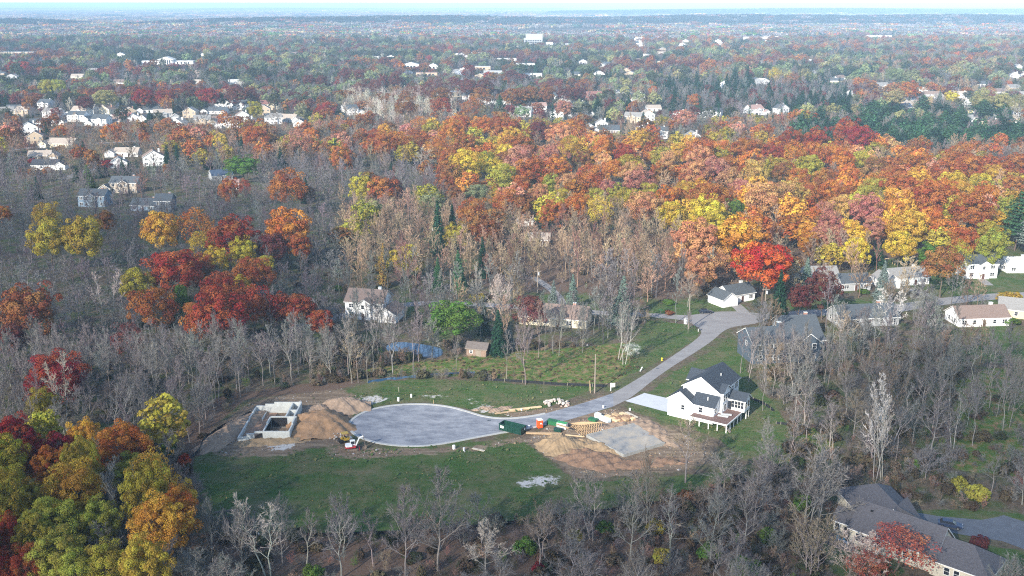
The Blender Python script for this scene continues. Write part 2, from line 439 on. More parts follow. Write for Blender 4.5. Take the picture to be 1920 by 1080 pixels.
def ribbon(line, w, h, z, mat, mb):
    line = [Vector((a, c, 0)) for a, c in line]
    n = len(line)
    L_, R_ = [], []
    for i in range(n):
        d = (line[min(i + 1, n - 1)] - line[max(i - 1, 0)]).normalized()
        s = Vector((-d.y, d.x, 0)) * w / 2
        L_.append(line[i] + s); R_.append(line[i] - s)
    for i in range(n - 1):
        a, c, d, e = L_[i], R_[i], R_[i + 1], L_[i + 1]
        mb.poly([(a.x,a.y,z),(c.x,c.y,z),(d.x,d.y,z),(e.x,e.y,z),(a.x,a.y,z+h),(c.x,c.y,z+h),(d.x,d.y,z+h),(e.x,e.y,z+h)],
                [(4,5,6,7),(0,4,7,3),(1,2,6,5)] + ([(0,1,5,4)] if i == 0 else []) + ([(3,7,6,2)] if i == n - 2 else []), mat)
kb = MB(); k0 = [p for p in edge]
i0 = min(range(len(k0)), key=lambda i: (Vector(k0[i]) - P(1018, 777).xy).length)
i1 = min(range(len(k0)), key=lambda i: (Vector(k0[i]) - P(1010, 800).xy).length)
ribbon(k0[i0:i1 + 1], 0.75, 0.13, 0.0, KERB, kb)
kb.build('kerb'); tag(bpy.data.objects['kerb'], 'pale concrete kerb ringing the turning bulb', 'kerb', kind='structure')
sheet('driveway', PG([(1172,752),(1192,744),(1208,737),(1262,749),(1262,775),(1240,770)]), 0.035, DRIVE, 'white concrete driveway of the new white house', 'driveway')
lane_px = [([(560,612),(640,592),(735,573),(830,566),(1000,578),(1140,588),(1215,590)], 5), ([(1440,596),(1540,584),(1640,586),(1740,568),(1850,556),(1960,552)], 7),
           ([(1760,560),(1700,540),(1640,536)], 3), ([(1855,535),(1835,520)], 3.2), ([(1060,578),(1045,552),(1020,532),(1000,520)], 3),
           ([(-40,262),(30,240),(110,232),(190,238)], 8), ([(120,335),(170,318),(205,305),(240,302)], 7), ([(-30,290),(60,275),(200,268),(300,262)], 7),
           ([(1750,188),(1790,198),(1800,208)], 8), ([(760,140),(830,136),(900,128),(1000,126),(1100,120)], 14), ([(870,175),(862,150),(850,130)], 12), ([(1405,607),(1395,585),(1372,566)], 4)]
lm = [(PG(p), w) for p, w in lane_px]
for k, (p, w) in enumerate(lm):
    p2 = smooth(p, 2, False)
    q = MB(); line = [Vector((a, c, 0)) for a, c in p2]; n = len(line)
    for i in range(n - 1):
        d = (line[i + 1] - line[i]).normalized(); s0 = Vector((-d.y, d.x, 0)) * w / 2
        d1 = (line[min(i + 2, n - 1)] - line[i + 1]).normalized() if i + 2 < n else d
        s1 = Vector((-d1.y, d1.x, 0)) * w / 2
        dm = (line[i] - line[i - 1]).normalized() if i else d
        a, c = line[i], line[i + 1]
        z = 0.024 + 0.001 * k
        q.face([(a.x - s0.x, a.y - s0.y, z), (c.x - s1.x, c.y - s1.y, z), (c.x + s1.x, c.y + s1.y, z), (a.x + s0.x, a.y + s0.y, z)], ASPH2)
    tag(q.build('road'), 'grey lane running between the houses', 'road', kind='structure')
sheet('driveway', PG([(1700,958),(1760,968),(1840,975),(1868,970),(1882,966),(1900,972),(1960,990),(1960,1045),(1880,1015),(1800,1002),(1740,990)]), 0.03, plain('blacktop', (0.115, 0.128, 0.15), 0.85, 0.15, 0.5), 'grey blacktop driveway beside the brown-roofed house', 'driveway')
def water_mat():
    m, nt, b = _new('pond_water'); N, L = nt.nodes, nt.links
    b.inputs['Base Color'].default_value = (0.04, 0.10, 0.18, 1); b.inputs['Roughness'].default_value = 0.08
    b.inputs['Specular IOR Level'].default_value = 0.8
    n = N.new('ShaderNodeTexNoise'); n.inputs['Scale'].default_value = 1.5
    bp = N.new('ShaderNodeBump'); bp.inputs['Strength'].default_value = 0.1; L.new(n.outputs['Fac'], bp.inputs['Height']); L.new(bp.outputs[0], b.inputs['Normal'])
    return m
WATER = water_mat()
sheet('pond', smooth(PG([(722,648),(745,640),(790,645),(828,652),(832,664),(818,672),(790,669),(760,658),(728,660)]), 2), 0.015, WATER, 'small blue pond behind the bare trunks', 'pond')
mb = MB(); cr = smooth(PG([(690,716),(720,711),(755,708),(800,703),(850,700),(890,699)]), 2, False)
creek = [(a, c + 0.9) for a, c in cr] + [(a, c - 0.9 - 0.5 * math.sin(i * 1.7)) for i, (a, c) in reversed(list(enumerate(cr)))]
sheet('creek', creek, 0.016, WATER, 'narrow dark creek along the edge of the meadow', 'creek')
# ---------------------------------------------------------------- houses
WIN_CACHE = {}
FRAME_DK = plain('bronze_frame', (0.05, 0.045, 0.04), 0.5, 0.1)
def window_mesh(w, h, deep, frame):
    k = (round(w, 2), round(h, 2), deep, frame.name)
    if k in WIN_CACHE: return WIN_CACHE[k]
    t = 0.09
    m = MB(); a = w / 2; c = h / 2
    m.box((-a - t, -0.05, -c - t), (a + t, 0.03, -c), frame); m.box((-a - t, -0.05, c), (a + t, 0.03, c + t), frame)
    m.box((-a - t, -0.05, -c), (-a, 0.03, c), frame); m.box((a, -0.05, -c), (a + t, 0.03, c), frame)
    m.box((-a, -0.035, -0.03), (a, 0.0, 0.03), frame)
    if w > 1.3: m.box((-0.06, -0.04, -c), (0.06, 0.0, c), frame)
    g = MB() if deep else m
    g.box((-a, -0.015, -c), (a, 0.02, c), GLASS)
    WIN_CACHE[k] = (m.mesh('window'), g.mesh('pane') if deep else None)
    return WIN_CACHE[k]
def add_window(root, x, y, z, w, h, face=0.0, deep=True, frame=None):
    """face: direction the wall looks, as an angle; 0 looks to local -Y"""
    fm, gm = window_mesh(w, h, deep, frame or TRIM)
    o = link('window', fm, root, (x, y, z), (0, 0, face))
    if gm: link('pane', gm, o)
    return o
ROT_FACE = {'f': 0.0, 'r': math.pi / 2, 'b': math.pi, 'l': -math.pi / 2}
def block(wb, rb, B, wall, roof, trim):
    """B: x0,x1,y0,y1,z0,eave,ridge, axis 'x'|'y', kind gable|hip|shed_f|flat"""
    x0, x1, y0, y1, z0, ev, rd = B[:7]; ax = B[7] if len(B) > 7 else 'x'; kind = B[8] if len(B) > 8 else 'gable'
    oh, t = 0.4, 0.2
    if ax == 'y':
        T = lambda x, y, z: (y, x, z)
        x0, x1, y0, y1 = y0, y1, x0, x1
    else:
        T = lambda x, y, z: (x, y, z)
    flip = ax == 'y'
    def F(mb, pts, faces, mat):
        mb.poly([T(*p) for p in pts], [f[::-1] for f in faces] if flip else faces, mat)
    if kind == 'gable':
        ym = (y0 + y1) / 2
        sec = [(y0, z0), (y1, z0), (y1, ev), (ym, rd), (y0, ev)]
        n = 5
        F(wb, [(x0, a, c) for a, c in sec] + [(x1, a, c) for a, c in sec],
          [(4, 3, 2, 1, 0), (5, 6, 7, 8, 9)] + [(i, (i + 1) % n, n + (i + 1) % n, n + i) for i in range(n)], wall)
        sl = (rd - ev) / (ym - y0)
        for sgn, ye in ((-1, y0), (1, y1)):
            yo = ye + sgn * oh; zo = ev - oh * sl + 0.06; zr = rd + 0.06
            pts = [(x0 - oh, yo, zo), (x1 + oh, yo, zo), (x1 + oh, ym, zr), (x0 - oh, ym, zr)]
            pts += [(a, c, d + t) for a, c, d in pts]
            fs = [(0, 3, 2, 1), (4, 5, 6, 7), (2, 3, 7, 6)]
            es = [(0, 1, 5, 4), (1, 2, 6, 5), (3, 0, 4, 7)]
            if sgn > 0: fs = [f[::-1] for f in fs]; es = [f[::-1] for f in es]
            F(rb, pts, fs, roof); F(rb, pts, es, trim)
    elif kind == 'hip' or kind == 'hip_r':
        F(wb, [(x0,y0,z0),(x1,y0,z0),(x1,y1,z0),(x0,y1,z0),(x0,y0,ev),(x1,y0,ev),(x1,y1,ev),(x0,y1,ev)],
          [(0,1,5,4),(1,2,6,5),(2,3,7,6),(3,0,4,7),(4,5,6,7)], wall)
        ym = (y0 + y1) / 2; hw = (y1 - y0) / 2
        a0 = x0 + hw * 0.95 if kind == 'hip' else x0 - oh; a1 = x1 - hw * 0.95
        e = ev + 0.02
        if kind == 'hip_r': F(wb, [(x0,y0,ev),(x0,ym,rd),(x0,y1,ev)], [(0,1,2)], wall)
        pts = [(x0-oh,y0-oh,e),(x1+oh,y0-oh,e),(x1+oh,y1+oh,e),(x0-oh,y1+oh,e),(a0,ym,rd+.1),(a1,ym,rd+.1)]
        F(rb, pts, [(0,1,5,4),(1,2,5),(2,3,4,5),(3,0,4)], roof)
        F(rb, [(p[0],p[1],e-.02) for p in pts[:4]] + [(p[0],p[1],e-.2) for p in pts[:4]], [(0,4,5,1),(1,5,6,2),(2,6,7,3),(3,7,4,0)], trim)
    elif kind == 'shed_f':
        F(wb, [(x0,y0,z0),(x1,y0,z0),(x1,y1,z0),(x0,y1,z0),(x0,y0,ev),(x1,y0,ev),(x1,y1,rd),(x0,y1,rd)],
          [(0,1,5,4),(1,2,6,5),(2,3,7,6),(3,0,4,7),(4,5,6,7)], wall)
        sl = (rd - ev) / (y1 - y0)
        pts = [(x0-oh,y0-oh,ev-oh*sl+.06),(x1+oh,y0-oh,ev-oh*sl+.06),(x1+oh,y1-.03,rd+.06),(x0-oh,y1-.03,rd+.06)]
        pts += [(a,c,d+t) for a,c,d in pts]
        F(rb, pts, [(0,3,2,1),(4,5,6,7)], roof); F(rb, pts, [(0,1,5,4),(1,2,6,5),(2,3,7,6),(3,0,4,7)], trim)
    else:
        F(wb, [(x0,y0,z0),(x1,y0,z0),(x1,y1,z0),(x0,y1,z0),(x0,y0,ev),(x1,y0,ev),(x1,y1,ev),(x0,y1,ev)],
          [(0,1,5,4),(1,2,6,5),(2,3,7,6),(3,0,4,7)], wall)
        F(rb, [(x0-.2,y0-.2,ev),(x1+.2,y0-.2,ev),(x1+.2,y1+.2,ev),(x0-.2,y1+.2,ev),(x0-.2,y0-.2,ev+.35),(x1+.2,y0-.2,ev+.35),(x1+.2,y1+.2,ev+.35),(x0-.2,y1+.2,ev+.35)],
          [(0,3,2,1),(4,5,6,7),(0,1,5,4),(1,2,6,5),(2,3,7,6),(3,0,4,7)], roof)
COLS = {'white': (0.62, 0.62, 0.60), 'cream': (0.66, 0.58, 0.42), 'tan': (0.45, 0.36, 0.26), 'blue': (0.20, 0.28, 0.36), 'grey': (0.36, 0.37, 0.38), 'brick': (0.30, 0.13, 0.10),
        'yellow': (0.66, 0.58, 0.33), 'stone': (0.38, 0.33, 0.27), 'dark': (0.10, 0.13, 0.17), 'brown': (0.22, 0.15, 0.11)}
RCOLS = {'grey': (0.24, 0.235, 0.225), 'brown': (0.21, 0.155, 0.13), 'dark': (0.045, 0.05, 0.06), 'tan': (0.36, 0.31, 0.26), 'red': (0.25, 0.12, 0.10), 'blue': (0.05, 0.075, 0.12), 'pale': (0.5, 0.5, 0.48), 'pink': (0.33, 0.22, 0.19), 'slate': (0.09, 0.105, 0.12)}
HOUSE_FOOT = []
SIGHT = []                          # (px, half width in px, distance): what must stay in view over the trees in front
def wallmat(c): return siding(c + '_siding', COLS[c])
def roofmat(c): return shingle(c + '_shingles', RCOLS[c])
GARAGE = plain('garage_door', (0.7, 0.7, 0.68), 0.6, 0.05)
DOORM = plain('door_paint', (0.10, 0.05, 0.04), 0.5, 0.1)
BRICKM = plain('chimney_brick', (0.36, 0.2, 0.15), 0.9, 0.3, 4)
PENDING = []                       # (object, label base, px, py): labels made unique at the end
def house(px, py, L, W, st, rot, wall, roof, label, sight=True, wing=None, chimney=True, deep=False, gablef=False, name='house', cat='house', group=None, attach=True):
    """front wall's foot is centred on (px, py); rot turns it; wing: 'l','r' garage wing; gablef: gable toward the viewer"""
    c = P(px, py)
    r = R(rot)
    root = empty(name, c, r)
    wm, rm = wallmat(wall), roofmat(roof)
    wb, rb = MB(), MB()
    ev = 2.8 * st; rd = ev + (W if not gablef else L) * 0.27 + 0.4
    block(wb, rb, (-L / 2, L / 2, 0, W, 0, ev, rd, 'y' if gablef else 'x'), wm, rm, TRIM)
    ext = [(-L / 2, L / 2, 0, W)]
    if wing:
        s = -1 if wing[0] == 'l' else 1
        g = 6.4
        xw0, xw1 = (-L / 2 - g + 1.2, -L / 2 + 1.2) if s < 0 else (L / 2 - 1.2, L / 2 + g - 1.2)
        block(wb, rb, (xw0, xw1, -2.6, W * 0.7, 0, 2.7, 2.7 + g * 0.33, 'y'), wm, rm, TRIM)
        ext.append((xw0, xw1, -2.6, W * .7))
        gd = MB(); gd.box((-2.3, -0.06, 0.05), (2.3, 0.02, 2.2), GARAGE)
        for k in range(1, 4): gd.box((-2.3, -0.075, 0.55 * k - .02), (2.3, -0.055, 0.55 * k + .01), TRIM)
        gd.build('garage_door', root, ((xw0 + xw1) / 2, -2.6, 0))
    if st >= 2 and not gablef and L > 10:
        block(wb, rb, (-L * 0.12, L * 0.2, -1.1, 3.0, 0, ev - 0.1, ev + L * 0.09, 'y'), wm, rm, TRIM)
        gx0, gx1 = -L * .12 - .5, L * .2 + .5
    else: gx0 = gx1 = 99
    wb.build('wall', root); ro = rb.build('roof', root)
    if chimney:
        m = MB(); m.box((-0.5, -0.4, 0), (0.5, 0.4, 2.2), BRICKM if wall != 'white' else wm); m.box((-0.58, -0.48, 2.2), (0.58, 0.48, 2.35), CONC)
        m.build('chimney', ro, (L * 0.28, W * 0.62 if not gablef else W * .6, rd - 1.6))
    n = max(2, int(L / 3.4))
    for s in range(int(st)):
        for k in range(n):
            x = -L / 2 + L * (k + .5) / n
            y = 0 if not (gx0 < x < gx1) else -1.1
            if s == 0 and k == n // 2: continue
            add_window(root, x, y, 1.55 + 2.8 * s, 1.5 if k % 2 == 0 else 1.0, 1.25, 0.0, deep)
        for yy in (W * .3, W * .7):
            add_window(root, -L / 2 if px > 960 or wing == 'r' else L / 2, yy, 1.55 + 2.8 * s, 1.0, 1.25, ROT_FACE['l'] if px > 960 or wing == 'r' else ROT_FACE['r'], deep)
    d = MB(); d.box((-0.5, -0.05, 0), (0.5, 0.02, 2.1), DOORM); d.box((-0.62, -0.03, 0), (-0.5, 0.01, 2.2), TRIM); d.box((0.5, -0.03, 0), (0.62, 0.01, 2.2), TRIM)
    x = -L / 2 + L * (n // 2 + .5) / n
    d.build('door', root, (x, 0 if not (gx0 < x < gx1) else -1.1, 0))
    tag(root, label, cat, group)
    PENDING.append((root, label, px, py - ev * py / 110))
    if sight: SIGHT.append((px, L * .62 * (py - 5) / 104, c.y)); LANDMARKS.append((None, px, py))
    HOUSE_FOOT.append((c.x, c.y, r, min(e[0] for e in ext) - 2, max(e[1] for e in ext) + 2, -6, W + 2))
    return root

# ---- the finished white house with the dark roof
def local_root(name, o, ang): return empty(name, (o[0], o[1], 0), R(ang))
wh = local_root('house', (43.0, 238.2), -34)
DARKR = shingle('charcoal_shingles', (0.04, 0.05, 0.065))
wb, rb = MB(), MB()
for B in [(0, 9.6, 0, 13, 0, 7.6, 10.6, 'y'), (-2.6, 4, -3, 8, 0, 4.6, 6.9, 'y'), (4.01, 9.6, -3, 0, 0.3, 4.6, 6.5, 'x', 'shed_f'),
          (9.61, 10.5, 0.3, 5.0, 2.2, 7.5, 9.0, 'x'), (9.61, 14.8, 4.0, 7.6, 2.2, 5.2, 6.6, 'x'), (-1.2, 3, 5.5, 10.5, 5, 7.4, 9.4, 'x')]:
    block(wb, rb, B, WHITE, DARKR, TRIM)
wb.build('wall', wh); wro = rb.build('roof', wh)
for x, y, z in ((7.0, 7.0, 9.2), (7.4, -1.6, 5.7)):
    m = MB(); m.tube((0, 0, 0), (0, 0, 0.9), 0.1, 0.1, 8, TRIM); m.build('vent_pipe', wro, (x, y, z))
for x, y, z, w, h, f in [(6.8, 0, 6.0, 1.1, 1.2, 'f'), (1.5, -3, 3.0, .9, 1.2, 'f'), (6.2, -3, 3.4, 1.0, 1.3, 'f'), (10.5, 1.3, 6.0, .9, 1.7, 'r'), (10.5, 2.65, 6.0, 1.2, 1.7, 'r'), (10.5, 4.0, 6.0, .9, 1.7, 'r'),
                         (9.6, 8.8, 6.0, .9, 1.5, 'r'), (9.6, 11.2, 6.3, 1.7, 1.6, 'r'), (9.6, -1.6, 3.5, 1.0, 1.3, 'r'), (10.5, 2.0, 3.5, 1.4, 1.5, 'r'), (12.2, 4.0, 3.9, 1.5, 1.7, 'f'), (13.8, 4.0, 3.9, 1.5, 1.7, 'f'),
                         (14.8, 5.0, 3.9, 1.1, 1.7, 'r'), (14.8, 6.6, 3.9, 1.1, 1.7, 'r'), (9.6, 11, 3.5, 1.5, 1.5, 'r')]:
    add_window(wh, x, y, z, w, h, ROT_FACE[f], True, FRAME_DK if False else TRIM)
m = MB(); m.box((-.55, -.05, 0), (.55, .02, 2.2), FRAME_DK); m.box((-.42, -.07, .1), (.42, -.03, 2.1), GLASS); m.build('door', wh, (10.9, 4.0, 2.35))
m = MB(); m.box((-.06, -2.4, 0.05), (.02, 2.4, 2.4), GARAGE)
for k in range(1, 4): m.box((-.075, -2.4, .6 * k - .02), (-.055, 2.4, .6 * k + .01), TRIM)
m.build('garage_door', wh, (-2.6, 2.5, 0))
dk = MB(); DECKM = plain('deck_boards', (0.16, 0.10, 0.085), 0.8, 0.2, 3)
dk.box((4.5, -5.6, 2.1), (14.2, -3.02, 2.3), DECKM); dk.box((9.62, -3.02, 2.1), (14.2, 3.98, 2.3), DECKM)
dk.box((4.4, -5.72, 1.95), (14.32, -5.6, 2.32), TRIM); dk.box((14.2, -5.6, 1.95), (14.32, 3.98, 2.32), TRIM)
deck = dk.build('deck', wh)
for x, y in [(4.7, -5.5), (7.1, -5.5), (9.5, -5.5), (11.8, -5.5), (14.1, -5.5), (14.1, -3.1), (14.1, -.8), (14.1, 1.6), (14.1, 3.8), (14.7, 7.4), (14.7, 5.7)]:
    m = MB(); m.box((-.09, -.09, 0), (.09, .09, 2.1), TRIM); m.build('post', deck, (x, y, 0))
m = MB(); m.beam((0, 0, 0.1), (-2.2, 0, 2.0), .9, .12, WOODG); m.build('stair', deck, (14.9, -4.6, 0))
tag(wh, 'new white two-storey house with charcoal roof and raised back deck', 'house')
LANDMARKS.append(('the new white house', 1330, 745)); HOUSE_FOOT.append((43, 238.2, R(-34), -9, 17, -8, 16))
for k, (x, y, zz, a) in enumerate([(11.4, -1.2, 2.32, 10), (11.9, -.4, 2.55, 24)]):
    m = MB()
    for i in range(7): m.box((-1.3, -.5 + .15 * i, .02 + .03 * (i % 2)), (1.3, -.39 + .15 * i, .1 + .03 * (i % 2)), plain('grey_boards', (0.45, 0.47, 0.48), .8, .15))
    for xx in (-1.0, 1.0): m.box((xx - .06, -.6, -.0), (xx + .06, .6, .03), WOODG)
    M = Matrix.Translation((43, 238.2, 0)) @ Matrix.Rotation(R(-34), 4, 'Z')
    p = M @ Vector((x, y, zz)); o = m.build('railing_stack', None, p, (0, 0, R(-34 + a)))
    tag(o, ['grey railing panels lying on the white house deck, lower stack', 'grey railing panels set askew on top of others on the deck'][k], 'railing panels', 'railing panels on the deck')

# ---- bottom corner: the rambling house with grey-brown roofs
bh = local_root('house', (64.7, 174.2), -42)
BR = shingle('weathered_shingles', (0.098, 0.095, 0.105)); BW = siding('cream_clapboard', (0.60, 0.55, 0.44))
wb, rb = MB(), MB()
for B in [(0, 16, 0, 9, 0, 3.4, 7.2, 'x'), (15.6, 25.5, -.6, 8.2, 0, 3.0, 6.1, 'x', 'hip_r'), (-4.0, .8, 1.6, 6.2, 0, 3.0, 4.7, 'x'), (3, 8.5, 6, 12, 0, 3.6, 6.8, 'y')]:
    block(wb, rb, B, BW, BR, TRIM)
wb.build('wall', bh); bro = rb.build('roof', bh)
wb, rb = MB(), MB()
block(wb, rb, (-6, 9, -5.5, 5.5, 0, 3.4, 7.0, 'x', 'hip_r'), BW, BR, TRIM)
a0 = R(95 + 42)
wb.build('wall', bh, tuple(Matrix.Rotation(R(42), 3, 'Z') @ Vector((73.6 - 64.7, 181.5 - 174.2, 0))), (0, 0, a0))
rb.build('roof', bh, tuple(Matrix.Rotation(R(42), 3, 'Z') @ Vector((73.6 - 64.7, 181.5 - 174.2, 0))), (0, 0, a0))
for x in (1.7, 2.9, 4.3, 5.5, 9.5, 10.8, 12.4): add_window(bh, x, 0, 1.9, .9, 1.5, 0, True)
for x in (18.5, 20.2): add_window(bh, x, -.6, 1.7, .9, 1.4, 0, True)
add_window(bh, -3.2, 1.6, 1.7, .8, 1.5, 0, True)
m = MB(); m.box((-.55, -.05, 0), (.55, .02, 2.1), FRAME_DK); m.build('door', bh, (-1.2, 1.6, .15))
m = MB(); m.box((-.25, -.25, 0), (.25, .25, .5), BLACK); m.build('roof_vent', bro, (2.6, 3.4, 6.1))
m = MB(); m.box((-3.5, -3.2, 0), (3.2, 1.55, .12), plain('patio_boards', (0.10, 0.085, 0.08), .8, .3)); m.build('patio', bh, (-1.2, 0, .05))
tag(bh, 'rambling cream house with weathered slate-grey roofs beside the blacktop driveway', 'house')
LANDMARKS.append(('the cream house', 1700, 1000)); HOUSE_FOOT.append((64.7, 174.2, R(-42), -5, 26, -5, 20)); HOUSE_FOOT.append((73.6, 181.5, 0, -7, 7, -8, 9))
BLUEP = plain('blue_plastic', (0.10, 0.28, 0.42), 0.5, .1)
for k, (x, y) in enumerate([(1573, 1016), (1586, 1022)]):
    c = P(x, y); rt = empty('patio_chair', (c.x, c.y, .18), R(25 + 20 * k))
    m = MB(); m.box((-.38, -.35, .38), (.38, .35, .46), BLUEP); m.build('seat', rt)
    m = MB(); m.beam((0, .34, .42), (0, .6, 1.15), .76, .06, BLUEP, (0, 1, 0)); m.build('backrest', rt)
    for sx in (-.33, .33):
        for sy in (-.3, .3):
            m = MB(); m.box((-.03, -.03, 0), (.03, .03, .38), BLUEP); m.build('leg', rt, (sx, sy, 0))
    tag(rt, ['blue patio chair by the cream house, the one nearer the door', 'blue patio chair by the cream house, the one farther from the door'][k], 'chair', 'blue patio chairs')

# ---- blue house behind the bare trees
gb = local_root('house', (69.0, 274.0), 11)
wb, rb = MB(), MB(); BLU = siding('slate_blue_siding', (0.075, 0.10, 0.13)); BLR = shingle('slate_shingles', (0.075, 0.088, 0.10))
block(wb, rb, (0, 22, 0, 11, 0, 6.0, 9.2, 'x'), BLU, BLR, TRIM); block(wb, rb, (13, 20, -1.5, 6, 0, 5.9, 8.6, 'y'), BLU, BLR, TRIM)
wb.build('wall', gb); r_ = rb.build('roof', gb)
for z in (1.8, 4.9):
    for x in (2.2, 5.4, 7.0, 8.6, 11): add_window(gb, x, 0, z, 1.2, 1.5, 0, True)
    for x in (15, 18): add_window(gb, x, -1.5, z, 1.2, 1.5, 0, True)
add_window(gb, 0, 5, 5.0, 1.0, 1.3, ROT_FACE['l'], True)
m = MB(); m.box((-.5, -.5, 0), (.5, .5, 2.4), BLU); m.box((-.6, -.6, 2.4), (.6, .6, 2.55), CONC); m.build('chimney', r_, (9.5, 4.5, 8.4))
tag(gb, 'long slate-blue two-storey house behind the leafless trees above the white house', 'house')
LANDMARKS.append(('the slate-blue house', 1430, 650)); HOUSE_FOOT.append((69, 274, R(11), -2, 26, -3, 14))

# ---- the other houses, nearest first: px, py, length, depth, storeys, turn, wall, roof, label, options
H_ = [
 (1392,566,11,8,1,28,'white','slate','white house and garage beside the upper turnaround under the red maple',dict(wing='l',deep=True)),
 (683,598,13,10,2,-12,'white','brown','white and cream house with brown roof behind the bare trunks',dict(wing='r',deep=True)),
 (1035,612,22,10,1.0,-14,'cream','brown','long cream ranch house with brown roof above the meadow',dict(deep=True)),
 (1845,612,17,9,1,6,'white','brown','low white ranch house with brown roof and many windows',dict(deep=True)),
 (1915,598,14,9,1,-24,'yellow','grey','pale yellow house with grey roof at the street corner',dict(deep=True,chimney=False)),
 (1840,522,12,8,2,4,'white','slate','white two-storey house with slate roof at the foot of the yellow trees',dict(deep=True)),
 (1708,535,15,9,1,14,'white','grey','white single-storey house with grey roof left of the round olive tree',dict(deep=True,wing='l')),
 (1912,512,10,8,1,0,'white','pale','small white house right of the two-storey one below the woods',dict(deep=True)),
 (1530,533,17,9,1,3,'tan','grey','tan ranch house half hidden behind the blue spruces',dict(deep=True)),
 (1605,545,11,8,1,8,'grey','slate','low grey house between bare shrubs below the pink oaks',dict(chimney=False)),
 (1630,612,20,10,1,8,'grey','slate','low grey-blue house sunk among the dark leafless trees',dict()),
 (1500,632,12,9,1,5,'grey','slate','small slate-roofed house behind the leafless trees by the blue house',dict()),
 (987,424,7,6,1,12,'white','tan','small white cottage glimpsed inside the orange woods',dict(chimney=False)),
 (1010,462,9,7,1,-5,'tan','tan','tan cottage glimpsed between leafless brown trees',dict(chimney=False)),
 (172,388,14,9,2,-5,'blue','slate','blue-grey two-storey house at the edge of the purple woods',dict(deep=True)),
 (232,362,15,9,2,-4,'stone','slate','stone-gabled house with slate roof behind a row of small spruces',dict(deep=True,wing='l')),
 (268,396,13,9,1,-8,'blue','slate','low dark blue house half buried in the purple woods',dict()),
 (306,398,8,9,2,0,'dark','slate','dark blue two-storey house half buried in the purple woods',dict()),
 (418,338,12,9,1,30,'grey','blue','blue-roofed house left of the big green tree',dict(chimney=False)),
 (434,356,8,7,1,10,'white','pink','small pink-roofed house below the big green tree',dict(chimney=False)),
 (289,311,13,10,2,20,'white','brown','tall white house with big bare gable wall beside the spruces',dict(gablef=True)),
 (222,315,12,8,1,16,'white','grey','low white house with pale gable behind small spruces',dict(gablef=True)),
 (236,294,16,9,1,0,'white','tan','tan-roofed white house above the pink shrubs',dict(wing='l')),
 (84,318,16,9,1,5,'white','dark','white house with dark brown roof beside the side street',dict(wing='r')),
 (74,300,14,9,1,10,'tan','tan','tan house with double front gables by the side street',dict(wing='r')),
 (66,270,12,9,2,15,'tan','brown','tan two-storey house in the left-hand cluster',dict(gablef=True)),
 (112,277,20,11,1.0,-8,'cream','tan','broad cream house with a many-gabled tan roof',dict(wing='l')),
 (55,252,13,10,2,22,'white','slate','large white house with stepped gables at the street end',dict(gablef=True)),
 (73,243,13,9,2,18,'white','slate','white house with slate roof behind the stepped-gable one',dict(wing='l')),
]
rowL = [(8,214,'cream','grey'),(22,209,'white','slate'),(41,218,'tan','tan'),(81,204,'white','slate'),(95,222,'white','grey'),(108,235,'white','slate'),(148,219,'white','tan'),(142,228,'white','slate'),(162,214,'white','grey'),(186,236,'white','slate'),
        (196,217,'cream','brown'),(208,212,'white','tan'),(213,233,'tan','brown'),(229,225,'white','red'),(245,214,'tan','tan'),(251,228,'white','grey'),(267,229,'white','slate'),(307,224,'grey','tan'),(355,221,'tan','grey'),(405,214,'white','slate'),
        (412,233,'tan','brown'),(452,206,'white','slate'),(455,222,'white','brown'),(430,240,'white','grey'),(461,241,'white','tan'),(495,216,'tan','brown'),(508,206,'cream','red'),(514,233,'white','grey'),(562,238,'white','slate'),(538,229,'grey','tan'),(659,216,'white','slate'),
        (330,236,'white','grey'),(380,236,'tan','grey'),(285,212,'white','slate'),(425,203,'white','grey')]
rowC = [(880,190,'white','slate'),(898,189,'white','slate'),(912,196,'white','slate'),(966,215,'white','slate'),(979,219,'white','grey'),(1012,210,'white','pink'),(1045,224,'white','grey'),(1088,203,'white','slate'),(1088,219,'white','tan'),(1116,188,'brick','red'),
        (1108,248,'white','grey'),(1128,238,'white','grey'),(1142,251,'white','slate'),(1172,178,'white','slate'),(1193,191,'white','slate'),(1185,231,'tan','grey'),(1216,227,'white','tan'),(1227,209,'white','tan'),(1205,247,'white','dark'),(1236,260,'white','slate'),
        (1270,227,'white','slate'),(1333,221,'white','dark'),(1302,263,'white','grey'),(1357,166,'white','slate'),(1050,190,'white','slate'),(945,196,'white','grey'),(1420,216,'white','pink')]
rowR = [(1697,207,'grey','blue'),(1657,170,'white','grey'),(1735,174,'white','tan'),(1800,187,'white','tan'),(1812,203,'white','tan'),(1832,212,'yellow','tan'),(1851,224,'white','blue'),(1887,229,'tan','tan'),(1863,240,'cream','red'),(1804,236,'white','grey'),
        (1910,132,'white','grey'),(1902,148,'white','grey'),(1845,162,'white','slate'),(1790,172,'white','grey'),(1915,222,'white','grey'),(1640,212,'white','grey'),(1420,160,'grey','slate'),(1470,215,'white','slate')]
for t_ in H_:
    px, py, L, W, st, rot, wa, ro, lb, kw = t_
    kw.setdefault('deep', False)
    kw['sight'] = not any(w in lb for w in ('behind the bare trunks', 'glimpsed', 'half', 'sunk', 'leafless trees', 'purple woods', 'long cream', 'bare shrubs'))
    house(px, py, L, W, int(st), rot, wa, ro, lb, **kw)
GN_ = {'l': 'houses in the far row beyond the purple woods', 'c': 'houses beyond the orange woods', 'r': 'houses among the trees beyond the pines'}
hr = random.Random(5)
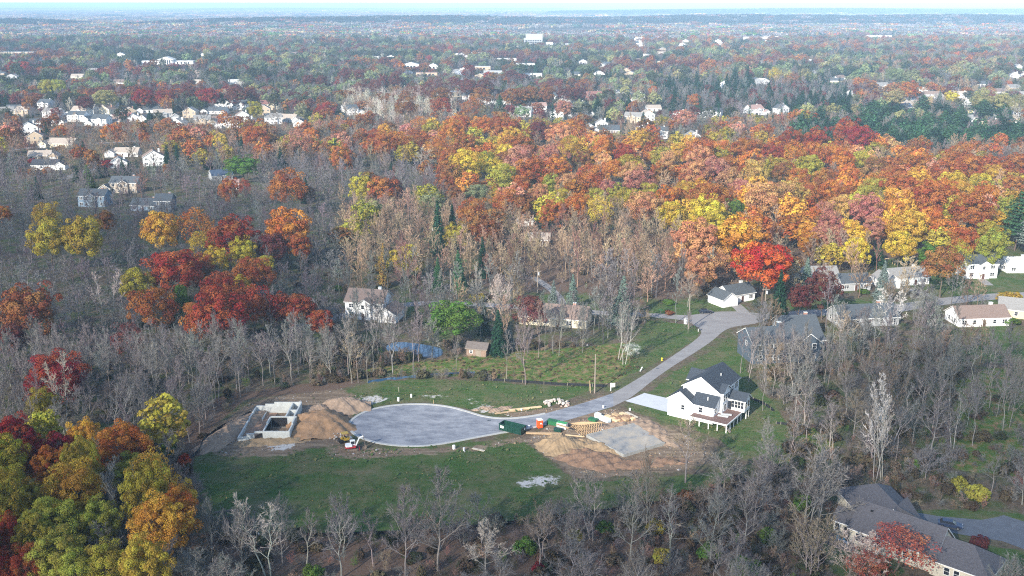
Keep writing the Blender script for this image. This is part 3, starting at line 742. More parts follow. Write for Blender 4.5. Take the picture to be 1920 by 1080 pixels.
for row, key in ((rowL, 'l'), (rowC, 'c'), (rowR, 'r')):
    for px, py, wa, ro in row:
        gf_ = hr.random() < .35; st = 2 if hr.random() < .6 else 1
        wg = hr.choice([None, 'l', 'r'])
        lb = f"{'two-storey' if st == 2 else 'low'} {wa} house, {ro} roof,"
        house(px, py, hr.uniform(10.5, 12) if gf_ else hr.uniform(13, 17.5), hr.uniform(9, 11.5), st, hr.uniform(-25, 28), wa, ro, lb, gablef=gf_, wing=wg if not gf_ else None, chimney=hr.random() < .6, group=GN_[key])
# tiny far houses
for i in range(46):
    if i < 16: px, py = hr.uniform(1190, 1290), hr.uniform(66, 92)
    elif i < 28: px, py = hr.uniform(1340, 1460), hr.uniform(70, 88)
    elif i < 36: px, py = hr.uniform(350, 500), hr.uniform(44, 62)
    else: px, py = hr.uniform(0, 640), hr.uniform(48, 70)
    c = P(px, py); rt = empty('house', c, hr.uniform(-.6, .6)); wb, rb = MB(), MB()
    block(wb, rb, (-9, 9, 0, 11, 0, 6.5, 10.5, hr.choice('xy')), WHITE, roofmat(hr.choice(['grey', 'tan', 'slate'])), TRIM)
    wb.build('wall', rt); rb.build('roof', rt); tag(rt, 'x', 'house', 'tiny pale houses far beyond the woods'); PENDING.append((rt, 'tiny pale far-off house', px, py))
    SIGHT.append((px, 9 * (py - 5) / 104, c.y)); HOUSE_FOOT.append((c.x, c.y, 0, -14, 14, -12, 14))
for i in range(64):           # glimpses of suburb between the trees
    px, py = (hr.uniform(0, 900), hr.uniform(98, 165)) if i < 22 else (hr.uniform(1080, 1920), hr.uniform(95, 160)) if i < 52 else (hr.uniform(1560, 1920), hr.uniform(165, 215))
    c = P(px, py); rt = empty('house', c, hr.uniform(-.6, .6)); wb, rb = MB(), MB(); wa = hr.choice(['white', 'white', 'tan', 'grey', 'cream'])
    block(wb, rb, (-8, 8, 0, 10, 0, 4.2, 7.4, hr.choice('xy')), wallmat(wa), roofmat(hr.choice(['grey', 'tan', 'slate', 'pale', 'brown'])), TRIM)
    wb.build('wall', rt); rb.build('roof', rt)
    for x in (-4, 0, 4): add_window(rt, x, 0, 2, 1.4, 1.3, 0, False)
    tag(rt, 'x', 'house', 'small houses glimpsed among the far trees'); PENDING.append((rt, f'small {wa} house among trees', px, py))
    HOUSE_FOOT.append((c.x, c.y, 0, -11, 11, -8, 13)); SIGHT.append((px, 6 * (py - 5) / 104, c.y + 6))
# public and commercial buildings far off
def big(px, py, boxes, wall, roof, label, name='building', win=None, extra=None):
    c = P(px, py); rt = empty(name, c); wb, rb = MB(), MB()
    for B in boxes: block(wb, rb, B, wallmat(wall) if isinstance(wall, str) else wall, roofmat(roof), TRIM)
    wb.build('wall', rt); rb.build('roof', rt)
    for x, y, z, w, h in (win or []):
        m = MB(); m.box((-w / 2, -.1, -h / 2), (w / 2, .05, h / 2), GLASS); m.build('window', rt, (x, y, z))
    if extra: extra(rt)
    tag(rt, label, 'building'); LANDMARKS.append((None, px, py))
    x0 = min(b[0] for b in boxes); x1 = max(b[1] for b in boxes)
    SIGHT.append((px, (x1 - x0) * .55 * (py - 5) / 104, c.y))
    HOUSE_FOOT.append((c.x, c.y, 0, x0 - 3, x1 + 3, -12, 30))
    return rt
def columns(rt):
    for k in range(6):
        m = MB(); m.tube((0, 0, 0), (0, 0, 8.4), .7, .6, 10, TRIM); m.build('column', rt, (-9 + 3.6 * k, -3.2, 0))
big(312, 122, [(-13, 13, -4, 14, 8.5, 9, 13.5, 'y'), (-12, 12, 0, 14, 0, 9, 9, 'x', 'flat'), (-42, -12.5, 3, 16, 0, 6.5, 6.5, 'x', 'flat'), (12.5, 44, 3, 16, 0, 6.5, 6.5, 'x', 'flat')], 'white', 'pale',
    'white public building with columned portico and two flat wings', win=[(-36 + 6 * k, 3, 3.4, 2.6, 3) for k in range(4)] + [(18 + 6 * k, 3, 3.4, 2.6, 3) for k in range(4)] + [(-6 + 4 * k, 0, 4, 1.8, 6) for k in range(4)], extra=columns)
big(1000, 86, [(-22, 22, 0, 30, 0, 17, 17, 'x', 'flat'), (-18, 22, 3, 28, 17.4, 27, 27, 'x', 'flat')], 'grey', 'pale', 'pale multi-storey office block with glass front far off', name='office_building',
    win=[(-17 + 5.7 * k, 0, 3.5 + 4.2 * r, 4.6, 2.6) for k in range(7) for r in range(3)])
big(1046, 88, [(-26, 26, 0, 22, 0, 7, 7, 'x', 'flat'), (-28, -12, -4, 14, 0, 10, 10, 'x', 'flat')], 'white', 'pale', 'low flat-roofed annex beside the far office block', win=[(-9 + 5 * k, 0, 4, 3.4, 4) for k in range(7)])
big(1650, 74, [(-32, 32, 0, 26, 0, 11, 11, 'x', 'flat')], 'white', 'pale', 'long white flat-roofed building far away among grey trees', win=[(-26 + 8 * k, 0, 5, 5, 3) for k in range(7)])
big(30, 106, [(-32, 34, 0, 20, 0, 8, 8, 'x', 'flat')], 'tan', 'pale', 'long flat-roofed building at the far left among trees', win=[(-26 + 8 * k, 0, 4, 6, 3) for k in range(7)])
big(283, 60, [(-25, 25, 0, 20, 0, 10, 10, 'x', 'flat')], 'white', 'pale', 'small pale warehouse above the columned building', win=[(-20 + 10 * k, 0, 5, 5, 3) for k in range(5)])
big(226, 110, [(-10, 10, 0, 12, 0, 7, 11, 'y')], 'white', 'slate', 'white gabled building left of the columned one', win=[(-5 + 5 * k, 0, 3.5, 2, 3) for k in range(3)])
for px, py, L, wa, ro, lb in [(770,128,26,'white','pale','flat white shop building left of the gabled shop'),(812,130,16,'white','slate','white gabled shop beside the far road'),(800,144,30,'tan','pink','long low shop with pinkish flat roof'),
                              (950,116,34,'white','pale','pale strip of shops below the far office block'),(985,126,30,'white','pale','white flat-roofed shops at the end of the strip'),(905,132,24,'tan','pale','tan flat-roofed shop in the middle of the strip'),
                              (925,141,28,'grey','pale','grey low shop in front of the strip'),(1000,146,24,'white','pale','white low shop with wide roof below the strip'),(1093,122,16,'white','slate','white steep-roofed building right of the shops'),
                              (895,104,26,'grey','pale','grey shed-like building left of the office block'),(870,165,16,'white','pale','white low building beside the cross road'),(860,182,20,'tan','pale','tan flat building behind the slate-roofed houses'),(700,112,20,'white','pale','white low building among bluish trees')]:
    g_ = 'gabled' in lb or 'steep' in lb
    big(px, py, [(-L / 2, L / 2, 0, 14, 0, 5.5, 9 if g_ else 5.5, 'y' if g_ else 'x', 'gable' if g_ else 'flat')], wa, ro, lb, win=[(-L / 2 + 4 + 5 * k, 0, 2.6, 3.2, 2.6) for k in range(int((L - 5) / 5))])
LANDMARKS[:] = [l for l in LANDMARKS if l[0]]
LANDMARKS += [('the columned building', 312, 116), ('the far office block', 1000, 76), ('the strip of shops', 960, 124), ('the ranch house', 1035, 600), ('the pond', 780, 655), ('the upper turnaround', 1370, 596), ('the red maple', 1434, 490),
              ('the tall white house', 289, 290), ('the blue-grey house', 172, 370), ('the stepped-gable house', 57, 240), ('the white cottage', 988, 415), ('the white ranch', 1845, 600), ('the play set', 1681, 490), ('the big green tree', 457, 312),
              ('the pine belt', 1700, 255), ('the cedar row', 1545, 200), ('the pale thicket', 750, 205), ('the white hill houses', 1205, 235), ('the turning bulb', 790, 800), ('the creek', 760, 710), ('the far white building', 1650, 70)]
# wooden shed by the meadow
c = P(893, 668); sh = empty('shed', c, R(-15)); wb, rb = MB(), MB(); block(wb, rb, (-3, 3, 0, 4, 0, 2.3, 3.6, 'x'), plain('shed_boards', (0.24, 0.17, 0.13), .9, .3, 2), shingle('shed_roof', (0.14, 0.12, 0.11)), WOODG)
wb.build('wall', sh); rb.build('roof', sh); m = MB(); m.box((-.8, -.06, 0), (.8, .02, 1.9), WOODG); m.build('door', sh, (.6, 0, 0)); add_window(sh, -1.6, 0, 1.3, .8, .8, 0, False)
tag(sh, 'small brown wooden shed behind the meadow', 'shed'); HOUSE_FOOT.append((c.x, c.y, 0, -5, 5, -4, 6))

# ---------------------------------------------------------------- the building site
def wallbox(mb, a, c, z0, z1, t=.3, mat=CONC):
    mb.beam((a[0], a[1], (z0 + z1) / 2), (c[0], c[1], (z0 + z1) / 2), t, z1 - z0, mat)
fd = empty('foundation', (-59, 230, 0))
def fwall(a, c, tops, z0=0.0):
    """a wall whose top steps down: tops = heights along its run"""
    mb = MB(); a = Vector((a[0] + 59, a[1] - 230, 0)); c = Vector((c[0] + 59, c[1] - 230, 0)); n = len(tops)
    for k, h in enumerate(tops):
        p = a.lerp(c, k / n); q = a.lerp(c, (k + 1) / n)
        wallbox(mb, p, q, z0, h, .32)
    return mb.build('wall', fd)
fwall((-64.6, 238.6), (-53.2, 238.6), [1.9, 2.4, 2.9, 2.9, 2.9])
fwall((-64.75, 221.2), (-64.75, 238.75), [1.1, 1.2, 1.3, 1.5, 1.6])
fwall((-53.2, 238.44), (-53.2, 229.8), [2.9, 2.9]); fwall((-55.3, 238.4), (-55.3, 229.8), [2.75, 2.75]); fwall((-55.1, 234), (-53.4, 234), [2.7])
fwall((-58.9, 229.6), (-52.6, 229.6), [2.8]); fwall((-59.06, 222.4), (-59.06, 229.76), [2.2, 2.6]); fwall((-52.9, 222.2), (-52.9, 229.4), [2.3, 2.7])
fwall((-59.2, 222.1), (-52.75, 222.1), [2.2]); fwall((-64.9, 221.0), (-62.9, 221.4), [1.1]); fwall((-62.9, 221.4), (-61.1, 221.8), [1.8]); fwall((-61.1, 221.8), (-59.25, 222.1), [2.2], 1.75)
m = MB(); m.prism([(-5.5, -8.2), (-.3, -7.6), (-.3, 8.3), (-5.5, 8.3)], .0, .12, plain('raked_dirt', (0.30, 0.19, 0.13), .95, .25, 1.5, .3)); m.build('floor', fd)
TAR_SHADE = plain('damp_proof_tar', (0.018, 0.017, 0.018), .7, .4, 1.5)  # black for the tarred walls and for the shade painted in the gap
m = MB(); m.box((.25, -.62, .14), (4.1, -.57, 2.55), TAR_SHADE); m.box((.13, -7.4, .14), (.17, -.62, 1.9), TAR_SHADE); m.build('tar_coating', fd)
m = MB(); m.poly([(-2.0, -8.42, .02), (-.2, -8.14, .02), (-.2, -8.14, 1.8), (-.7, -8.22, 1.75), (-2.0, -8.42, .9)], [(0, 1, 2, 3, 4)], TAR_SHADE); m.poly([(-2.0, -8.36, .02), (-.2, -8.08, .02), (-.2, -8.08, 1.8), (-.7, -8.16, 1.75), (-2.0, -8.36, .9)], [(4, 3, 2, 1, 0)], TAR_SHADE); m.build('opening_shade', fd)  # black sheet filling the front gap: painted shade of the interior
m = MB(); m.box((-.25, -.25, 0), (.25, .25, 1.5), CONC); m.build('pier', fd, (1.6, -6.3, 0))
m = MB(); m.box((-.1, -2.4, 0), (.1, 2.4, .5), CONC); m.build('footing', fd, (-3.0, 5.5, .12))
tag(fd, 'poured grey concrete basement walls with stepped tops, open to the sky', 'foundation'); LANDMARKS.append(('the concrete foundation', 510, 785))
HOUSE_FOOT.append((-59, 230, 0, -9, 9, -11, 11))

SLC = plain('slab_wall', (0.31, 0.31, 0.29), .85, .2, 1.2, .1)
sl = empty('foundation', tuple(P(1178, 826)))
sz = 0.7
q = [P(1100, 815, sz), P(1170, 852, sz), P(1246, 829, sz), P(1192, 793, sz)]
o_ = P(1178, 826); loc = [(p.x - o_.x, p.y - o_.y) for p in q]
m = MB()
for i in (0, 1, 3):
    a, c = loc[i], loc[(i + 1) % 4]; m.beam((a[0], a[1], sz / 2), (c[0], c[1], sz / 2), .22, sz + .1, SLC)
m.build('wall', sl)
SLABM = plain('wet_slab', (0.28, 0.27, 0.25), .6, .6, .38, .3, detail=14)
nt_ = SLABM.node_tree; rp_ = [n for n in nt_.nodes if n.type == 'VALTORGB'][0].color_ramp; rp_.elements[0].color = (.125, .14, .155, 1); rp_.elements[1].color = (.46, .41, .34, 1)
e_ = rp_.elements.new(.46); e_.color = (.30, .285, .26, 1); e_ = rp_.elements.new(.58); e_.color = (.37, .325, .26, 1)
m = MB(); m.prism([(x * .975, y * .975) for x, y in loc], 0, sz - .06, SLABM); m.build('slab', sl)
tag(sl, 'low concrete foundation filled with a damp patchy grey slab', 'foundation'); LANDMARKS.append(('the grey slab', 1180, 825)); HOUSE_FOOT.append((o_.x, o_.y, 0, -11, 11, -11, 11))

def noise2(x, y, s=0):
    return (math.sin(x * 1.3 + s) * math.cos(y * 1.7 - s * 2) + .5 * math.sin(x * 3.1 - y * 2.3 + s * 3) + .25 * math.sin(x * 7.3 + y * 6.1 + s) + .12 * math.sin(x * 15.1 - y * 13.7 + 2 * s))
def mound(name, px, py, rx, ry, h, rot, mat, label, seed, sharp=1.25, cat='dirt pile', rough=.26):
    c = P(px, py); N_ = 56; mb_v, mb_f = [], []
    for i in range(N_ + 1):
        for j in range(N_ + 1):
            u, v = -1 + 2 * i / N_, -1 + 2 * j / N_
            e = 1 + .22 * noise2(math.atan2(v, u) * 1.1, 1.0, seed)
            r = math.hypot(u, v) * e
            z = max(0.0, 1 - r) ** sharp * h * 1.25
            z = h * math.tanh(z / h * 1.05) if h else z
            z += rough * noise2(u * rx, v * ry, seed) * min(1, max(0, (1 - r) * 4)) - (.06 + .25 * max(0, r - 1))
            mb_v.append((u * rx * 1.15, v * ry * 1.15, z))
    for i in range(N_):
        for j in range(N_):
            a = i * (N_ + 1) + j; mb_f.append((a, a + N_ + 1, a + N_ + 2, a + 1))
    me = quadmesh(name, mb_v, mb_f, [mat]); me.polygons.foreach_set('use_smooth', np.ones(len(mb_f), bool))
    o = link(name, me, None, c, (0, 0, R(rot))); tag(o, label, cat)
    HOUSE_FOOT.append((c.x, c.y, R(rot), -rx, rx, -ry, ry))
    return o
SAND = plain('orange_sand', (0.30, 0.185, 0.105), .95, .3, 1.0, .7); CLAY = plain('grey_clay', (0.29, 0.21, 0.15), .95, .25, 1.2, .5); SOIL = plain('brown_soil', (0.25, 0.155, 0.10), .95, .3, 1.2, .5); FILL = plain('yellow_sand', (0.31, 0.22, 0.13), .95, .28, 1.2, .6)
mound('sand_pile', 606, 797, 7.8, 7.6, 4.3, 10, SAND, 'large orange sand pile between the basement walls and the kerb', 1.0)
mound('dirt_pile', 640, 764, 6.6, 4.6, 3.4, 8, CLAY, 'pointed grey-brown dirt pile behind the orange sand', 2.3)
mound('dirt_pile', 600, 772, 5.0, 3.4, 2.0, 0, CLAY, 'low rough dirt heap joining the sand to the pointed pile', 5.1)
mound('dirt_berm', 440, 806, 3.2, 13.0, 1.9, -20, CLAY, 'long curved dirt berm left of the basement walls', 3.1, .9)
mound('dirt_berm', 500, 828, 9, 2.6, .8, 8, FILL, 'low sandy spoil bank in front of the basement walls', 4.4, .9)
mound('sand_pile', 1052, 838, 5.6, 5.2, 3.0, -20, FILL, 'yellow sand pile in front of the lumber', 6.2)
mound('dirt_pile', 1110, 862, 7.2, 4.6, 1.5, -25, SOIL, 'broad brown soil heap beside the grey slab', 7.7, 1.0)
mound('dirt_pile', 1160, 786, 4.2, 2.6, 1.3, 0, SOIL, 'small dark soil heap behind the wrapped lumber', 8.4)
mound('dirt_pile', 1215, 868, 9, 2.5, .7, 12, SOIL, 'low brown soil bank below the grey slab', 9.4, .9)
mound('dirt_pile', 925, 768, 5, 2.4, .35, 0, CLAY, 'flat scraped dirt beside the chalky patches', 10.4, .9)

def boulders(px, py, n, spread, smin, smax, label, group, cols, seed):
    rr = random.Random(seed); c = P(px, py)
    protos = []
    for k in range(4):
        bm = bmesh.new(); bmesh.ops.create_icosphere(bm, subdivisions=2, radius=1)
        for v in bm.verts:
            f = 1 + .28 * noise2(v.co.x * 1.5 + k * 3, v.co.y * 1.5 + v.co.z * 2, k + seed); v.co = Vector((v.co.x * f, v.co.y * f * .85, v.co.z * f * .7))
        me = bpy.data.meshes.new('boulder'); bm.to_mesh(me); bm.free(); protos.append(me)
    for i in range(n):
        s = rr.uniform(smin, smax); a = rr.uniform(0, 6.28); d = spread * math.sqrt(rr.random())
        z = max(0.0, (1 - d / spread)) * spread * .35
        me = protos[i % 4].copy(); me.materials.append(cols[i % len(cols)])
        o = link('boulder', me, None, (c.x + d * math.cos(a) * 1.3, c.y + d * math.sin(a), z + s * .4), (rr.uniform(-.5, .5), rr.uniform(-.5, .5), a)); o.scale = (s, s, s)
        tag(o, label, 'rock', group)
ST1 = plain('pale_stone', (0.50, 0.44, 0.38), .9, .3, 2); ST2 = plain('pink_stone', (0.50, 0.37, 0.31), .9, .3, 2); ST3 = plain('grey_stone', (0.36, 0.34, 0.32), .9, .3, 2)
mound('dirt_pile', 1228, 812, 3.2, 8.5, 1.1, 28, CLAY, 'pale crumbly bank along the far side of the grey slab', 12.2, .9)
mound('dirt_pile', 1146, 801, 6.5, 2.4, .9, 18, CLAY, 'low crumbly bank between the lumber and the grey slab', 14.3, .9)
mound('dirt_pile', 1120, 838, 6.5, 2.2, 1.0, -32, FILL, 'sandy bank spilling against the near wall of the grey slab', 13.1, .9)
boulders(1044, 757, 46, 2.6, .22, .5, 'pale boulder in the heap beside the street', 'boulders heaped beside the street', [ST1, ST2, ST3, ST1], 3)
boulders(632, 818, 34, 2.0, .14, .38, 'broken grey stone in the heap beside the excavator', 'stones heaped beside the excavator', [ST1, ST3], 8)
for k, (x, y, s) in enumerate([(463, 1006, .8), (480, 1006, .6)]):
    me = bpy.data.meshes.new('boulder'); bm = bmesh.new(); bmesh.ops.create_icosphere(bm, subdivisions=2, radius=s)
    for v in bm.verts: v.co = Vector((v.co.x * 1.4, v.co.y, v.co.z * .75)) * (1 + .15 * noise2(v.co.x * 2, v.co.y * 2 + v.co.z, k))
    bm.to_mesh(me); bm.free(); me.materials.append(ST3 if k == 0 else TRIM)
    tag(link('boulder', me, None, P(x, y) + Vector((0, 0, .3))), ['grey boulder at the edge of the lower lawn', 'white boulder beside the grey one at the lower lawn edge'][k], 'rock')

# skip, toilet, crates, lumber
def site(name, px, py, rot, label, cat, z=0.0): return tag(empty(name, P(px, py, z), R(rot)), label, cat)
GREEN = plain('dark_green_paint', (0.008, 0.045, 0.033), .45, .2, 1.5); INNER = plain('scratched_inside', (0.03, 0.045, 0.05), .7, .3, 1.5)
dp = site('dumpster', 961, 809, -31, 'long dark green open-topped dumpster beside the kerb', 'dumpster')
m = MB(); L2, W2, h2 = 3.1, 1.25, 1.75
m.box((-L2, -W2, .2), (L2, W2, .32), GREEN)
for a, c in [((-L2, -W2), (L2, -W2 + .08)), ((-L2, W2 - .08), (L2, W2)), ((-L2, -W2 + .081), (-L2 + .08, W2 - .081)), ((L2 - .08, -W2 + .081), (L2, W2 - .081))]: m.box((a[0], a[1], .325), (c[0], c[1], h2), GREEN)
m.box((-L2 + .09, -W2 + .09, .33), (L2 - .09, W2 - .09, .36), INNER)
for k in range(9):
    x = -L2 + .35 + k * .68
    for s in (-1, 1): m.box((x - .05, s * (W2 + .035) - .035, .3), (x + .05, s * (W2 + .035) + .035, h2 - .1), GREEN)
m.build('body', dp)
m = MB()
for s in (-1, 1): m.box((-L2 - .06, s * W2 - .08, h2), (L2 + .06, s * W2 + .08, h2 + .12), GREEN); m.box((s * L2 - .08, -W2 + .081, h2), (s * L2 + .08, W2 - .081, h2 + .12), GREEN)
m.build('rim', dp)
m = MB(); m.box((-.45, -.02, -.3), (.45, .01, .3), TRIM); m.build('label_plate', dp, (-2.2, -W2 - .08, 1.2)); m = MB(); m.box((-.01, -.2, -.25), (.02, .2, .25), TRIM); m.build('label_plate', dp, (L2 + .02, .5, 1.2))
for s in (-1, 1):
    m = MB(); m.beam((-L2, s * .8, .1), (L2, s * .8, .1), .15, .2, STEEL); m.build('skid', dp)
ORANGE = plain('orange_plastic', (0.80, 0.095, 0.015), .5, .06); WPL = plain('white_plastic', (0.8, 0.8, 0.8), .4, .04)
pt = site('portable_toilet', 1012, 802, 20, 'bright orange portable toilet with white roof beside the street', 'portable toilet')
m = MB(); m.box((-.62, -.62, .12), (.62, .62, 2.15), ORANGE)
for s in (-1, 1):
    for k in range(4): m.box((s * .62 - .03, -.5 + .28 * k, .3), (s * .62 + .03, -.4 + .28 * k, 2.0), ORANGE)
m.build('body', pt, bevel=.03)
m = MB(); m.box((-.68, -.68, 2.15), (.68, .68, 2.25), WPL); m.prism([(-.45, -.4), (.45, -.4), (.45, .4), (-.45, .4)], 2.25, 2.36, WPL); m.build('roof', pt, bevel=.08)
m = MB(); m.box((-.42, -.05, 0), (.42, .01, 1.8), ORANGE); m.box((-.2, -.065, 1.0), (.2, -.045, 1.35), WPL); d_ = m.build('door', pt, (0, -.64, .2))
m = MB(); m.box((-.05, -.07, 0), (.05, 0, .2), WPL); m.build('handle', d_, (.32, -.05, .9))
m = MB(); m.box((-.7, -.7, 0), (.7, .7, .12), INNER); m.build('base', pt)
GR2 = plain('bright_green_paint', (0.02, 0.125, 0.05), .5, .15, 2)
def crate(px, py, rot, l, w, h, mat, label, lid=None, name='crate', z=0):
    rt = site(name, px, py, rot, label, 'crate', z)
    m = MB()
    m.box((-l/2, -w/2, .1), (l/2, w/2, h), mat)
    for s in (-1, 1):
        for x in (-l/2 + .08, 0, l/2 - .08): m.box((x - .06, s * w/2 - .03, .08), (x + .06, s * w/2 + .03, h - .02), mat)
    m.build('body', rt)
    m = MB(); m.box((-l/2 - .05, -w/2 - .05, h), (l/2 + .05, w/2 + .05, h + .06), lid or mat); m.build('lid', rt)
    for x in (-l/3, l/3):
        m = MB(); m.box((x - .08, -w/2, 0), (x + .08, w/2, .1), WOODG); m.build('skid', rt)
    return rt
crate(1037, 796, -28, 2.8, 1.5, 1.1, GR2, 'bright green crate standing beside the orange toilet')
crate(1054, 803, -28, 2.4, 1.2, 1.5, WPL, 'white crate with boards laid across its top', plain('green_lid', (.05, .3, .1), .5))
crate(1046, 809, -20, 1.8, 1.2, .8, GREEN, 'low dark green crate in front of the white one')
crate(1112, 789, -35, 2.2, 1.4, .6, GR2, 'low green crate at the end of the wrapped lumber')
crate(642, 771, 10, 1.6, .9, .7, GREEN, 'small dark green box beside the dirt piles')
def planks(px, py, rot, l, w, n, layers, mat, label, name='lumber_stack', z=0.0, cat='lumber', seed=0):
    rt = site(name, px, py, rot, label, cat, z); rr = random.Random(seed); m = MB(); pw = w / n
    for k in range(layers):
        for i in range(n):
            d = rr.uniform(-.12, .12); m.box((-l/2 + d, -w/2 + i * pw + .01, .1 + k * .11), (l/2 + d, -w/2 + (i + 1) * pw - .01, .2 + k * .11), mat)
    m.build('boards', rt)
    for x in (-l * .35, l * .35):
        m = MB(); m.box((x - .06, -w/2, 0), (x + .06, w/2, .1), WOODG); m.build('skid', rt)
    return rt
LUM2 = plain('pale_lumber', (0.66, 0.50, 0.30), .8, .2, 2); LUM3 = plain('greyish_lumber', (0.5, 0.45, 0.36), .8, .2, 2)
planks(1148, 788, -52, 4.6, 1.3, 8, 6, LUM2, 'pale lumber stack directly right of the white wrapped bundle', seed=1)
planks(1163, 786, -54, 5.2, 1.2, 8, 7, LUMBER, 'tall golden lumber stack between two paler ones', seed=2)
planks(1176, 783, -54, 5.0, 1.1, 7, 5, LUM2, 'long pale lumber stack on the right of the golden one', seed=3)
planks(1184, 780, -56, 4.2, .9, 6, 3, LUM3, 'low greyish lumber stack at the right end of the row', seed=4)
planks(1055, 800, -40, 3.6, .7, 4, 1, LUMBER, 'loose boards lying across the white crate', 'boards', 1.6, 'boards', 5)
planks(1143, 805, 12, 4.4, .8, 5, 2, plain('primed_boards', (.66, .64, .58), .7, .1), 'flat bundle of whitish boards on the bare dirt', 'lumber_bundle', seed=6)
planks(1020, 814, -4, 8.5, .9, 5, 2, LUMBER, 'long loose boards stretching right from the dumpster', seed=7)
planks(1078, 818, -14, 4.5, .5, 3, 1, LUM2, 'few pale boards behind the yellow sand pile', 'boards', seed=8)
planks(960, 772, 20, 9.0, .8, 4, 1, LUMBER, 'long golden boards lying left of the boulder heap, lower pair', 'boards', seed=9)
planks(985, 767, 17, 8.5, .8, 4, 2, LUM2, 'long golden boards lying left of the boulder heap, upper pair', 'boards', seed=10)
planks(897, 844, -28, 3.2, .7, 4, 1, LUM3, 'short weathered planks lying on the front lawn', 'boards', seed=11)
# wrapped lumber
wr = site('wrapped_lumber', 1130, 788, -50, 'white plastic-wrapped lumber bundle near the green crate', 'lumber'); WRAP = plain('blue_white_wrap', (0.68, 0.78, 0.82), .35, .1, 2, .2)
m = MB(); m.box((-2.4, -.6, .1), (2.4, .6, 1.0), WRAP); m.build('wrap', wr, bevel=.06); m = MB(); m.box((-2.35, -.55, 1.01), (-1.0, .55, 1.4), WRAP); m.build('wrap', wr, bevel=.06)
for x in (-1.8, 0, 1.8): m = MB(); m.box((x - .06, -.72, 0), (x + .06, .72, .1), WOODG); m.build('skid', wr)
# roof trusses leaning in a stack: every truss its own
ta, tb_, tc_ = P(1066, 795), P(1090, 818), P(1101, 794)
dxy = Vector((tb_.x - ta.x, tb_.y - ta.y, 0)); ln = dxy.length; ang = math.atan2(dxy.y, dxy.x)
m = MB()
m.beam((0, 0, .06), (ln, 0, .06), .05, .1, LUMBER); m.beam((0, 0, .1), (ln * .9, 0, 2.5), .05, .12, LUMBER); m.beam((ln, 0, .1), (ln * .9, 0, 2.5), .05, .12, LUMBER)
for f in (.25, .5, .7): m.beam((ln * f, 0, .1), (ln * f, 0, 2.5 * f / .9), .05, .09, LUMBER); m.beam((ln * f, 0, .1), (ln * (f + .18), 0, min(2.5, 2.5 * (f + .18) / .9)), .05, .09, LUMBER)
tm = m.mesh('roof_truss')
for k in range(9):
    o = link('roof_truss', tm, None, (ta.x + .42 * k * math.cos(ang + 1.5), ta.y + .42 * k * math.sin(ang + 1.5), .05), (R(-12 - k), 0, ang + R(k * 1.5)))
    tag(o, 'triangular wooden roof truss standing in the stack beside the green crates', 'roof truss', 'roof trusses stacked by the crates')

# excavator (white and red) and the yellow roller behind it
ew = plain('white_machine_paint', (0.75, 0.76, 0.76), .4, .05); er = plain('red_machine_paint', (0.45, 0.03, 0.04), .4, .05); ey = plain('yellow_machine_paint', (0.42, 0.28, 0.04), .45, .08)
ex = site('excavator', 661, 843, 14, 'white and red mini excavator on dusty tracks with its arm lowered', 'excavator'); ex.scale = (.88, .88, .88); LANDMARKS.append(('the excavator', 661, 835))
DUST = plain('dusty_track', (0.22, 0.17, 0.13), .9, .3, 4)
for s in (-1, 1):
    m = MB(); pts = [(-1.5, .3), (-1.3, .05), (1.3, .05), (1.5, .3), (1.4, .62), (-1.4, .62)]
    n = len(pts); vs = [(x, s * .95 - .22, z) for x, z in pts] + [(x, s * .95 + .22, z) for x, z in pts]
    m.poly(vs, [tuple(range(n)), tuple(range(n, 2 * n))[::-1]] + [(i, n + i, n + (i + 1) % n, (i + 1) % n) for i in range(n)], DUST)
    for k in range(12): m.box((-1.3 + k * .22, s * .95 - .24, .6), (-1.2 + k * .22, s * .95 + .24, .66), RUBBER)
    t_ = m.build('track', ex)
    for x in (-1.15, 1.15):
        m = MB(); m.tube((x, s * 1.18 - .03, .34), (x, s * 1.18 + .03, .34), .22, .22, 12, STEEL); m.build('wheel', t_)
m = MB(); m.box((-1.0, -.9, .62), (.9, .9, .78), RUBBER); m.prism([(-1.6, -.95), (.8, -.95), (1.0, -.3), (1.0, .3), (.8, .95), (-1.6, .95), (-1.9, .5), (-1.9, -.5)], .79, 1.15, er)
m.prism([(-1.6, -.93), (-.1, -.93), (-.1, .93), (-1.6, .93), (-1.86, .5), (-1.86, -.5)], 1.16, 1.65, ew); m.build('body', ex, bevel=.04)
m = MB(); m.box((-.55, .0, 1.16), (.75, .92, 2.5), ew); cb = m.build('cab', ex, bevel=.06)
for x, y, a, w, h in [(.77, .46, 'x', .7, .9), (.1, -.02, 'y', 1.0, .8), (.1, .94, 'y', 1.0, .8), (-.57, .46, 'x', .6, .6)]:
    m = MB(); m.box((-.02 if a == 'x' else -w/2, -w/2 if a == 'x' else -.02, -h/2), (.02 if a == 'x' else w/2, w/2 if a == 'x' else .02, h/2), GLASS); m.build('window', cb, (x, y, 1.95))
m = MB(); m.beam((.9, -.15, 1.2), (1.9, -.15, 3.3), .26, .36, ew, (0, 1, 0)); m.beam((1.85, -.15, 3.25), (3.0, -.15, 3.7), .24, .3, ew, (0, 1, 0)); m.build('boom', ex)
m = MB(); m.beam((2.95, -.15, 3.85), (3.35, -.15, 1.0), .2, .26, plain('dark_stick', (.12, .1, .09), .6), (0, 1, 0)); m.build('stick', ex)
m = MB(); m.tube((1.35, -.15, 2.6), (2.6, -.15, 3.75), .06, .06, 8, STEEL); m.build('cylinder', ex)
m = MB(); pts = [(3.15, .95), (3.6, 1.0), (3.75, .5), (3.45, .05), (3.0, .1), (2.95, .2), (3.3, .35)]; n = len(pts)
